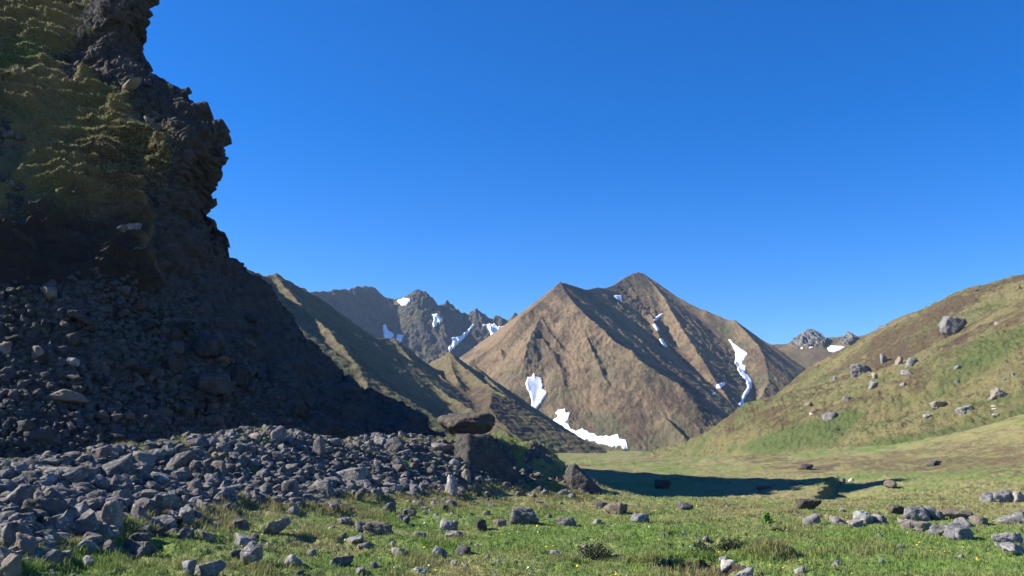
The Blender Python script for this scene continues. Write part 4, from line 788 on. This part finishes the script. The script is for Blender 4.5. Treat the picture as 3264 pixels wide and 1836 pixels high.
st(*D_z(1473,813,1535,852), 'slab', 'pale_rock', 'tilted grey stone on the open hill', seed=218, tilt=-.5, **h_)
st(*D_z(1873,693,1923,732), 'block', 'pale_rock', 'small pale stone on the hill under the huge crag', seed=219, **h_)
st(*D_z(1878,800,1922,828), 'round', 'rock', 'small brownish stone midway down the hill', seed=220, **h_)
st(*D_z(2280,748,2325,778), 'block', 'pale_rock', 'small pale stone above the broken grey outcrop', seed=221, **h_)
st(*D_z(2218,788,2258,808), 'round', 'pale_rock', 'tiny pale stone between the outcrop and the stone above it', seed=222, **h_)
st(*D_z(1008,768,1043,808), 'block', 'pale_rock', 'small stone on the terraced slope left of the eye shaped rock face', seed=223, **h_)
for q, l in (((2118,983,2170,1000), 'upper'), ((2140,1003,2185,1020), 'middle'), ((2138,1040,2195,1060), 'lower')): st(*D_z(*q), 'slab', 'white_rock', l+' of three white slivers in the brown patch on the hill', **h_)
st(*D_z(2168,380,2212,408), 'slab', 'pale_rock', 'dark stone at the edge of the upper hill beyond the huge crag', seed=228, **h_)
st(*D_z(2335,125,2355,162), 'upright', 'dark_rock', 'dark thumb of rock near the top of the hill', seed=229, **h_)
st(*D_z(2010,155,2070,175), 'slab', 'dark_rock', 'dark ledge just below the skyline of the hill', seed=230, **h_)
# ---- shaded scree on the bluff
cl = dict(surf='c')
for b, s_, m_, l, rf in (((1130,520,1390,640),'slab','rock','largest bluish slab in the shaded scree','largest bluish scree slab'), ((1110,280,1290,420),'sharp','rock','pyramid shaped block in the shaded scree','pyramid shaped scree block'), ((975,230,1148,300),'slab','rock','long slab near the top of the shaded scree',None),
    ((320,622,525,692),'slab','brown_rock','long brownish slab low in the shaded scree','brownish scree slab'), ((180,838,315,942),'block','rock','large shaded block behind the left end of the stone bank','large shaded block'), ((388,440,470,495),'sharp','pale_rock','scree stone with a bright pale sunlit top','pale topped scree stone'),
    ((490,388,550,445),'block','rock','bluish stone next to the pale topped scree stone',None), ((1345,470,1460,590),'block','rock','greenish block right of the largest bluish slab',None), ((970,418,1085,522),'sharp','rock','leaning leaf shaped slab left of the largest bluish slab',None),
    ((190,365,270,440),'round','rosy_rock','pale round stone with a lit rim in the left scree',None), ((245,20,350,95),'block','brown_rock','rusty orange brown rock at the top of the scree','rusty rock'), ((240,215,300,275),'sharp','rock','pointed grey stone below the rusty rock',None),
    ((430,165,585,245),'slab','rock','broad bluish slab above the dark green patch',None), ((630,880,755,925),'slab','rock','flat shaded slab just behind the stone bank',None), ((50,620,125,690),'block','brown_rock','square brownish stone low in the left scree',None), ((0,340,75,420),'block','rosy_rock','warm grey stone at the left edge of the scree',None),
    ((980,330,1105,410),'round','brown_rock','dark brown rock left of the pyramid shaped block',None), ((870,480,975,560),'block','rock','bulky shaded stone above the centre of the scree',None), ((1240,290,1320,380),'block','rock','split block right of the pyramid shaped block',None), ((1270,420,1360,470),'slab','rock','ledge stone above the greenish block',None)):
    st(*S_z(*b), s_, 'shaded_scree_rock' if m_ == 'rock' else m_, l, rf, **cl)  # grey stones here take the copy with shade in its colour
for b, s_, l in (((575,1115,705,1190), 'slab', 'upper of the slanting slabs projecting from the bluff'), ((585,1160,640,1195), 'slab', 'small slanting slab under the upper one on the bluff'), ((620,1240,730,1290), 'slab', 'lower slanting slab projecting from the bluff'), ((735,590,825,660), 'block', 'pale block in the rock face near the edge of the bluff'),
    ((270,700,330,735), 'sharp', 'small grey stone in the grass of the bluff'), ((345,730,425,765), 'slab', 'flat grey stone in the grass of the bluff'), ((20,650,80,690), 'block', 'pale stone at the left edge on the grassy bluff'), ((85,665,135,700), 'block', 'bluish stone beside the pale one on the grassy bluff'), ((15,895,80,950), 'sharp', 'bright stone lower at the left edge on the bluff'),
    ((610,400,725,450), 'slab', 'slanting rock edge catching light near the skyline of the bluff')):
    st(b[0]*.6347, b[1]*.6347, b[2]*.6347, b[3]*.6347, s_, 'rock', l, tilt=-.35 if s_ == 'slab' else None, **cl)
print('hand rocks', len(ROCKS))
# ---- further single stones: a few shared shapes copied over the bank and the scree
protos = []; protos_s = []
for k in range(14):
    V, Q_ = rock_verts(900+k, 3, ['block', 'sharp', 'round', 'block', 'slab'][k % 5]); V = fit(V, 1, 1, 1, None, np.random.default_rng(k))
    o = mesh_obj('stone', V, Q_, M['rock']); protos.append(o.data); me2 = o.data.copy(); me2.materials[0] = M['shaded_scree_rock']; protos_s.append(me2); bpy.data.objects.remove(o)
rr_ = np.random.default_rng(5); tries = 0; nb = 0; nc = 0
bankp = np.array([(0,1540),(300,1470),(600,1440),(900,1412),(1150,1415),(1380,1425),(1400,1540),(1250,1565),(1050,1540),(800,1590),(600,1640),(300,1700),(0,1790)], float)
while len(ROCKS) < 292 and tries < 6000:
    tries += 1; onb = nb < 75 and (nc >= 60 or rr_.random() < .55)
    if onb:
        x = rr_.uniform(0, 1420); y = rr_.uniform(1420, 1760)
        if not inpoly(np.array([x]), np.array([y]), bankp)[0]: continue
        w_ = rr_.uniform(34, 62)*(1.25 if x < 600 else .8)
    else:
        x = rr_.uniform(0, 1000); y = rr_.uniform(940, 1440)
        if y < 1010-.33*x or y < 900 + (x-700)*1.0 or y > 1500-.12*x: continue
        w_ = rr_.uniform(30, 62)
    if any(abs(x-q['x']) < .42*(w_+q['w']) and abs(y-q['y']+q['h']*.3) < .34*(w_*.7+q['h']) for q in ROCKS): continue
    h2 = w_*rr_.uniform(.5, .8); k = int(rr_.integers(14))
    o = st(x-w_/2, y-h2, x+w_/2, y, ['block', 'sharp', 'round', 'block', 'slab'][k % 5], 'rock', surf='g' if onb else 'c', mesh=(protos if onb else protos_s)[k])
    if o is None: continue
    o.rotation_euler = (rr_.uniform(-.3, .3), rr_.uniform(-.35, .35), rr_.uniform(0, 6.28)); nb += onb; nc += not onb
# ---- names and labels of the stones that have none of their own: look first, then what they lie by
refs = [q for q in ROCKS if q['ref']]
def describe(q):
    t = describe_(q); return t if len(t.split()) < 15 else t.replace('middling ', '').replace(' edged', '')
def describe_(q):
    asp = q['h']/q['w']; s = q['m']
    size = 'tiny' if s < .28 else 'small' if s < .45 else 'middling' if s < .75 else 'large'
    shp = {'block': 'blocky', 'sharp': 'sharp edged', 'round': 'rounded', 'slab': 'slab like', 'upright': 'upright'}[q['style']]
    if asp > .95: shp = 'upright ' + shp if q['style'] != 'upright' else shp
    elif asp < .5: shp = 'low ' + shp
    tone = {'rock': 'grey', 'pale_rock': 'pale grey', 'brown_rock': 'brown', 'dark_rock': 'dark', 'rosy_rock': 'pinkish', 'white_rock': 'whitish'}[q['mat']]
    r_ = min(refs, key=lambda t: (t['x']-q['x'])**2 + (1.6*(t['y']-t['h']/2-q['y']+q['h']/2))**2 + (1e6 if (t['surf'] == 'c') != (q['surf'] == 'c') else 0))
    dx = q['x']-r_['x']; dy = (q['y']-q['h']/2)-(r_['y']-r_['h']/2); far = math.hypot(dx, dy) > 1.1*(q['w']+r_['w'])
    v = ('well ' if far else 'just ') + ('below' if dy > 0 else 'above'); hz = ('well ' if far else 'just ') + ('right of' if dx > 0 else 'left of')
    rel = v if abs(dy) > 1.4*abs(dx) else hz if abs(dx) > 1.4*abs(dy) else ('below and right of' if dy > 0 and dx > 0 else 'below and left of' if dy > 0 else 'above and right of' if dx > 0 else 'above and left of')
    return f"{size} {shp} {tone} stone {rel.replace('well ', '').replace('just ', '')} the {r_['ref']}"
seen = {}
for q in ROCKS:
    if q['style'] == 'special': continue
    lab = q['label'] or describe(q); seen.setdefault(lab, []).append(q)
    grp = {'h': 'stones on the right hill', 'c': 'stones of the shaded scree'}.get(q['surf']) or ('stones of the rock bank' if q['x'] < 1450 and q['y'] < 1850 - .25*q['x'] else 'stones lying on the meadow')
    tag(q['o'], lab, q['cat'], grp)
ordw = ['nearest', 'second nearest', 'third nearest', 'fourth nearest', 'fifth nearest', 'sixth nearest']
for lab, L in seen.items():
    if len(L) > 1:
        a_, r_ = lab.split(' the ', 1) if ' the ' in lab else (lab, None)
        for q, wd in zip(sorted(L, key=lambda t: t['Y']), ordw): q['o']['label'] = wd + ' ' + lab
# ================================================================== RUBBLE too small to count
def scatter_stones(name, P, size, mat, label, lvl=1, seed=3, flat=.7):
    r = np.random.default_rng(seed); bases = [rock_verts(700+k, lvl, ['block', 'sharp', 'slab'][k % 3]) for k in range(10)]; nv = len(bases[0][0]); Qb = bases[0][1]
    n = len(P); B = np.stack([b[0] for b in bases])[r.integers(0, 10, n)]; a = r.uniform(0, 6.28, n); c, s = np.cos(a)[:, None], np.sin(a)[:, None]
    t = r.uniform(-.6, .6, n); ct, st2 = np.cos(t)[:, None], np.sin(t)[:, None]
    x = B[..., 0]*c - B[..., 1]*s; y = B[..., 0]*s + B[..., 1]*c; z = B[..., 2]*r.uniform(.5, 1, n)[:, None]; x, z = x*ct - z*st2, x*st2 + z*ct
    V = np.stack([x, y, z], -1)*size[:, None, None]*.62 + P[:, None]; V[..., 2] += .12*size[:, None]
    Q_ = (Qb[None] + (np.arange(n)*nv)[:, None, None]).reshape(-1, 3); o = mesh_obj(name, V.reshape(-1, 3), Q_, M[mat], smooth=False); tag(o, label, 'rubble', kind='stuff'); return o
r = np.random.default_rng(17)
wgt = (tal**1.5*(gnd.py < 1836+40)*(gnd.px > -250)).ravel(); wgt = wgt/wgt.sum(); idx = r.choice(len(wgt), 9500, replace=False, p=wgt)
scatter_stones('rubble', gnd.P.reshape(-1, 3)[idx], np.clip(r.lognormal(-1.75, .5, len(idx)), .06, .42), 'rock', 'small broken stones filling the gaps of the rock bank', 2)
fr = np.zeros(cpx.shape, bool); fr[:, NL-10:NL+NF] = True
wc = (talm**2*fr*(cpy > 560)).ravel(); wc = wc/wc.sum(); idx = r.choice(len(wc), 9000, replace=False, p=wc)
scatter_stones('rubble', CP2.reshape(-1, 3)[idx], np.clip(r.lognormal(-1.75, .55, len(idx)), .07, .42), 'shaded_scree_rock', 'small broken stones of the shaded scree under the bluff', 2, 5)
wm = ((1-tal)*sstep(60, 25, np.hypot(gnd.X, gnd.Y))*(gnd.px > -100)*(gnd.px < 3400)*(gnd.py < 1860)*sstep(-.1, .5, fbm2(gnd.X*.3, gnd.Y*.3, 3, 801))*(gnd.Y > 8)).ravel(); wm *= np.where((gnd.px.ravel() < 1600), 3.0, 1.0); wm = wm/wm.sum(); idx = r.choice(len(wm), 260, replace=False, p=wm)
scatter_stones('pebbles', gnd.P.reshape(-1, 3)[idx], np.clip(r.lognormal(-2.7, .5, len(idx)), .03, .16), 'rock', 'scattered pebbles in the meadow grass', 2, 9)
# ================================================================== GRASS, FLOWERS AND SHRUBS
def blade_mat():
    m, t, b = newmat('grass_blades'); q = NB(t); p = q.pos(); gr = q.attr('green'); n = q.noise(p, .45, 4, .6); n_ = q.noise(p, 9, 3, .7)
    c = q.mix(q.ramp(q.math('ADD', q.math('ADD', n, q.math('MULTIPLY', n_, .35)), q.math('MULTIPLY', gr, .9)), .55, .95), (.27, .245, .105), (.16, .245, .05)); q.l(c, b.inputs['Base Color'])
    b.inputs['Roughness'].default_value = .6
    tr = q.n('ShaderNodeBsdfTranslucent'); q.l(c, tr.inputs['Color']); mx = q.n('ShaderNodeMixShader'); mx.inputs[0].default_value = .3
    q.l(b.outputs[0], mx.inputs[1]); q.l(tr.outputs[0], mx.inputs[2]); q.l(mx.outputs[0], t.nodes['Material Output'].inputs['Surface']); return m
M['grass'] = blade_mat()
def blades(P, H, W, gv, seed, per):
    r = np.random.default_rng(seed); n = len(P)*per; B = np.repeat(P, per, 0) + np.c_[r.normal(size=(n, 2))*.05, np.full(n, -.015)]; g_ = np.repeat(gv, per); H = np.repeat(H, per)*r.uniform(.6, 1.3, n)
    a = r.uniform(0, 6.28, n); W = np.repeat(W, per)*r.uniform(.7, 1.3, n); l = r.uniform(.1, .75, n)*H; b = r.uniform(0, 6.28, n)
    side_ = np.stack([np.cos(a)*W, np.sin(a)*W, 0*a], 1); lean = np.stack([np.cos(b)*l, np.sin(b)*l, 0*l], 1); up = np.stack([0*H, 0*H, H], 1)
    V = np.stack([B-side_, B+side_, B+lean*.35+up*.62+side_*.6, B+lean*.35+up*.62-side_*.6, B+lean+up*.93], 1).reshape(-1, 3)
    k = np.arange(n)[:, None]*5; Q = np.concatenate([k+np.array([[0, 1, 2]]), k+np.array([[0, 2, 3]]), k+np.array([[3, 2, 4]])])
    return V, Q, np.repeat(g_, 5)
r = np.random.default_rng(23); D = np.hypot(gnd.X, gnd.Y)
wg = ((1-sstep(.3, .8, tal))*(1-sstep(1.12, 1.02, hd))*(1-.85*sstep(1.3, .7, np.hypot((gnd.X-3.5)/1.2, (gnd.Y-16.4)/1.1)))*(gnd.px > -120)*(gnd.px < 3400)*(gnd.py < 1900)*(gnd.Y > 9)*sstep(62, 30, D)*(.55+.45*sstep(-.3, .3, fbm2(gnd.X*.5, gnd.Y*.5, 3, 821)))).ravel(); wg = wg/wg.sum(); idx = r.choice(len(wg), 62000, replace=False, p=wg)
Dg = D.ravel()[idx]; gv = GREEN.ravel()[idx]
hgt_ = r.uniform(.028, .065, len(idx))*(1 + .8*(r.random(len(idx)) < .06))
V, Q, ga = blades(gnd.P.reshape(-1, 3)[idx], hgt_, .0045 + .00022*Dg, gv, 31, 6)
gobj = mesh_obj('grass', V, Q, M['grass'], dict(green=ga), smooth=False); tag(gobj, 'short alpine grass blades over the near meadow', 'grass', kind='stuff')
# longer tufts among the stones and round the hollow
wt = (np.clip(sstep(.05, .5, tal)*sstep(1.0, .6, tal)*.5 + (1-tal)*sstep(1.1, 1.2, hd)*sstep(1.6, 1.2, hd)*.5*(gnd.Y > 18.7) + tuss*3 + .16*(1-tal)*sstep(.3, .7, fbm2(gnd.X*.6, gnd.Y*.6, 3, 825)), 0, 9)*(gnd.px > -120)*(gnd.px < 3400)*(gnd.py < 1900)*(gnd.Y > 9)*sstep(60, 40, D)).ravel(); wt = wt/wt.sum(); idx = r.choice(len(wt), 9000, replace=False, p=wt)
V, Q, ga = blades(gnd.P.reshape(-1, 3)[idx], r.uniform(.08, .2, len(idx)), .005+.0002*D.ravel()[idx], GREEN.ravel()[idx]-.1, 37, 9)
gobj = mesh_obj('grass', V, Q, M['grass'], dict(green=ga), smooth=False); tag(gobj, 'longer grass tufts between the stones and round the hollow', 'grass', kind='stuff')
# grass tufts on the bluff
wq = ((1-rock)*(1-talm)*fr*(cpy > -60)*(1-low)**3).ravel(); wq = wq/wq.sum(); idx = r.choice(len(wq), 42000, replace=False, p=wq)
V, Q, ga = blades(CP2.reshape(-1, 3)[idx], r.uniform(.05, .17, len(idx)), np.full(len(idx), .016), gn.ravel()[idx]-.2+r.normal(size=len(idx))*.1, 41, 5)
gobj = mesh_obj('grass', V, Q, M['grass'], dict(green=ga), smooth=False); tag(gobj, 'tufted dry grass hanging on the bluff', 'grass', kind='stuff')
# yellow and white flowers, too many and too small to count
def plain(name, col, rough=.7):
    m, t, b = newmat(name); b.inputs['Base Color'].default_value = (*col, 1); b.inputs['Roughness'].default_value = rough; return m
M['petal'] = plain('yellow_petals', (.75, .5, .03)); M['petal_w'] = plain('white_petals', (.75, .75, .68))
def flowers(n, mat, seed, label, zone_):
    r = np.random.default_rng(seed); w_ = zone_.ravel()*((1-tal)*(gnd.py < 1850)*(gnd.px > 700)*(gnd.px < 3300)*(gnd.Y > 9)*sstep(48, 30, D)).ravel(); w_ = w_/w_.sum(); P = gnd.P.reshape(-1, 3)[r.choice(len(w_), n, replace=False, p=w_)] + np.array([0, 0, .07])
    k = 6; a = np.arange(k)*6.283/k; ring = np.stack([np.cos(a), np.sin(a), 0*a], 1); s = r.uniform(.014, .028, n); tl = r.normal(size=(n, 2))*.5
    V = P[:, None] + ring[None]*s[:, None, None]; V[..., 2] += ring[None, :, 0]*tl[:, :1]*s[:, None] + ring[None, :, 1]*tl[:, 1:]*s[:, None] - .5*s[:, None]
    V = np.concatenate([V, P[:, None] + np.array([0, 0, .008])], 1).reshape(-1, 3); f = np.array([[i, (i+1) % k, k] for i in range(k)]); Q = (f[None] + (np.arange(n)*(k+1))[:, None, None]).reshape(-1, 3)
    o = mesh_obj('flowers', V, Q, M[mat]); tag(o, label, 'flowers', kind='stuff')
flowers(130, 'petal', 51, 'tiny yellow flowers dotted over the meadow', .15+sstep(.2, .5, fbm2(gnd.X*.35, gnd.Y*.35, 2, 831)))
flowers(50, 'petal_w', 52, 'tiny white flowers dotted over the meadow', .15+sstep(.2, .5, fbm2(gnd.X*.3, gnd.Y*.3, 2, 835)))
# low shrubs on the meadow
M['leaf'] = plain('dark_shrub_leaves', (.045, .06, .025)); M['leaf_l'] = plain('bright_leaves', (.09, .17, .03)); M['twig'] = plain('bare_twigs', (.27, .25, .23)); M['stem'] = plain('dark_stems', (.07, .05, .035))
def tube_path(Vs, Qs, pts_, r0, r1, k=5):
    b = sum(len(v) for v in Vs); pts_ = np.asarray(pts_, float); n = len(pts_); rad = np.linspace(r0, r1, n); a = np.arange(k)*6.283/k; out = []
    for i in range(n):
        t = pts_[min(i+1, n-1)]-pts_[max(i-1, 0)]; t /= np.linalg.norm(t)+1e-9; x = np.cross(t, (.3, .1, 1)); x /= np.linalg.norm(x)+1e-9; y = np.cross(t, x)
        out.append(pts_[i] + rad[i]*(np.cos(a)[:, None]*x + np.sin(a)[:, None]*y))
    Vs.append(np.concatenate(out)); Qs.append(np.array([[b+i*k+j, b+i*k+(j+1) % k, b+(i+1)*k+(j+1) % k, b+(i+1)*k+j] for i in range(n-1) for j in range(k)]))
def bush(px, py, wpx, hpx, label, leafm='leaf', nl=900, ls=.035, surf='g', seed=1, name='bush', cat='bush'):
    r = np.random.default_rng(seed); P = gnd.hit(px, py-2, 8.0); k = P[1]/F; w_ = wpx*k; h = hpx*k; root = bpy.data.objects.new(name, None); C.objects.link(root); root.location = P; tag(root, label, cat)
    c = r.normal(size=(nl, 3)); c /= np.linalg.norm(c, axis=1, keepdims=True); c *= r.random((nl, 1))**.45; c[:, 2] = np.abs(c[:, 2]); c *= (1+.35*fbm3(c*2.2+seed, 2, 3))[:, None]
    c = c*np.array([w_/2, w_/2.4, h]); a = r.normal(size=(nl, 3)); a /= np.linalg.norm(a, axis=1, keepdims=True); b = np.cross(a, r.normal(size=(nl, 3))); b /= np.linalg.norm(b, axis=1, keepdims=True); s = ls*r.uniform(.6, 1.3, (nl, 1))
    V = np.stack([c-a*s, c+b*s*.4, c+a*s, c-b*s*.4], 1).reshape(-1, 3); Q = np.arange(nl*4).reshape(-1, 4); mesh_obj('foliage', V, Q, M[leafm], parent=root)
    Vs, Qs = [], []
    for i in range(16):
        e = c[r.integers(nl)]; tube_path(Vs, Qs, [(0, 0, -.03), e*np.array([.4, .4, .5]), e], .012, .004)
    mesh_obj('stem', np.concatenate(Vs), np.concatenate(Qs), M['stem'], parent=root)
bush(1895, 1782, 120, 52, 'low dark green shrub on the meadow with a rusty stone in it', seed=3)
bush(2442, 1670, 28, 38, 'bright green broad leaved plant standing in the meadow', 'leaf_l', 90, .09, seed=4, name='plant', cat='plant')
bush(2475, 1697, 46, 18, 'small dark clump just below the bright green plant', seed=5, nl=300)
bush(2330, 1752, 110, 34, 'dark heather clump on the far lip of the peaty hollow', seed=6, nl=700)
bush(2245, 1768, 80, 24, 'dark heather clump on the left lip of the peaty hollow', seed=7, nl=500)
st(*B_(2225,1132,2290,1195), 'sharp', 'rosy_rock'); q = ROCKS[-1]; tag(q['o'], 'rusty stone poking out of the low dark shrub', 'stone', 'stones lying on the meadow')
# bare shrub hanging on the bluff at the top of the picture
def bare_shrub(px, py, hpx, label, seed, n0=9):
    r = np.random.default_rng(seed); P, nn = on_cliff(px, py); k = P[1]/F; H = hpx*k; Vs, Qs = [], []
    def grow(p, d, L, rad, lev):
        q_ = [p]
        for i in range(4): d = d + r.normal(size=3)*.22; d /= np.linalg.norm(d); q_.append(q_[-1]+d*L/4)
        tube_path(Vs, Qs, q_, rad, rad*.45, 4 if lev else 5)
        if lev < 3:
            for i in range(4 if lev else 5): grow(q_[r.integers(1, 5)], d + r.normal(size=3)*.75, L*r.uniform(.45, .7), rad*.55, lev+1)
    for i in range(n0): grow(np.array([r.normal()*H*.14, -.05, r.normal()*.1*H]), np.array([r.normal()*.8+.15, -.75+r.normal()*.2, .55+r.normal()*.5]), H*r.uniform(.35, .6), .022, 0)
    V = np.concatenate(Vs); o = mesh_obj('bare_shrub', V, np.concatenate(Qs), M['twig']); o.location = P + np.array([0, -.1, 0]); tag(o, label, 'shrub')
bare_shrub(322, 66, 120, 'leafless grey shrub hanging from the bluff at the top of the picture', 8)
bare_shrub(345, 12, 90, 'smaller leafless shrub at the top edge above the grey one', 9, 6)
# ================================================================== AIR between the camera and the far mountains
hm = bpy.data.materials.new('haze_air'); hm.use_nodes = True; ht = hm.node_tree; ht.nodes.remove(ht.nodes['Principled BSDF'])
pv = ht.nodes.new('ShaderNodeVolumePrincipled'); pv.inputs['Density'].default_value = .00006; pv.inputs['Color'].default_value = (.5, .72, 1, 1); pv.inputs['Anisotropy'].default_value = .2
ht.links.new(pv.outputs[0], ht.nodes['Material Output'].inputs['Volume'])
S_ = 3100.0; zl, zh = -9.0, 380.0
hz = mesh_obj('haze', np.array([(x, y, z) for z in (zl, zh) for x, y in ((-S_, -S_), (S_, -S_), (S_, S_), (-S_, S_))]), np.array([[0, 3, 2, 1], [4, 5, 6, 7], [0, 1, 5, 4], [1, 2, 6, 5], [2, 3, 7, 6], [3, 0, 4, 7]]), hm, smooth=False)
tag(hz, 'thin bluish air between the meadow and the far ridge', 'haze', kind='stuff')
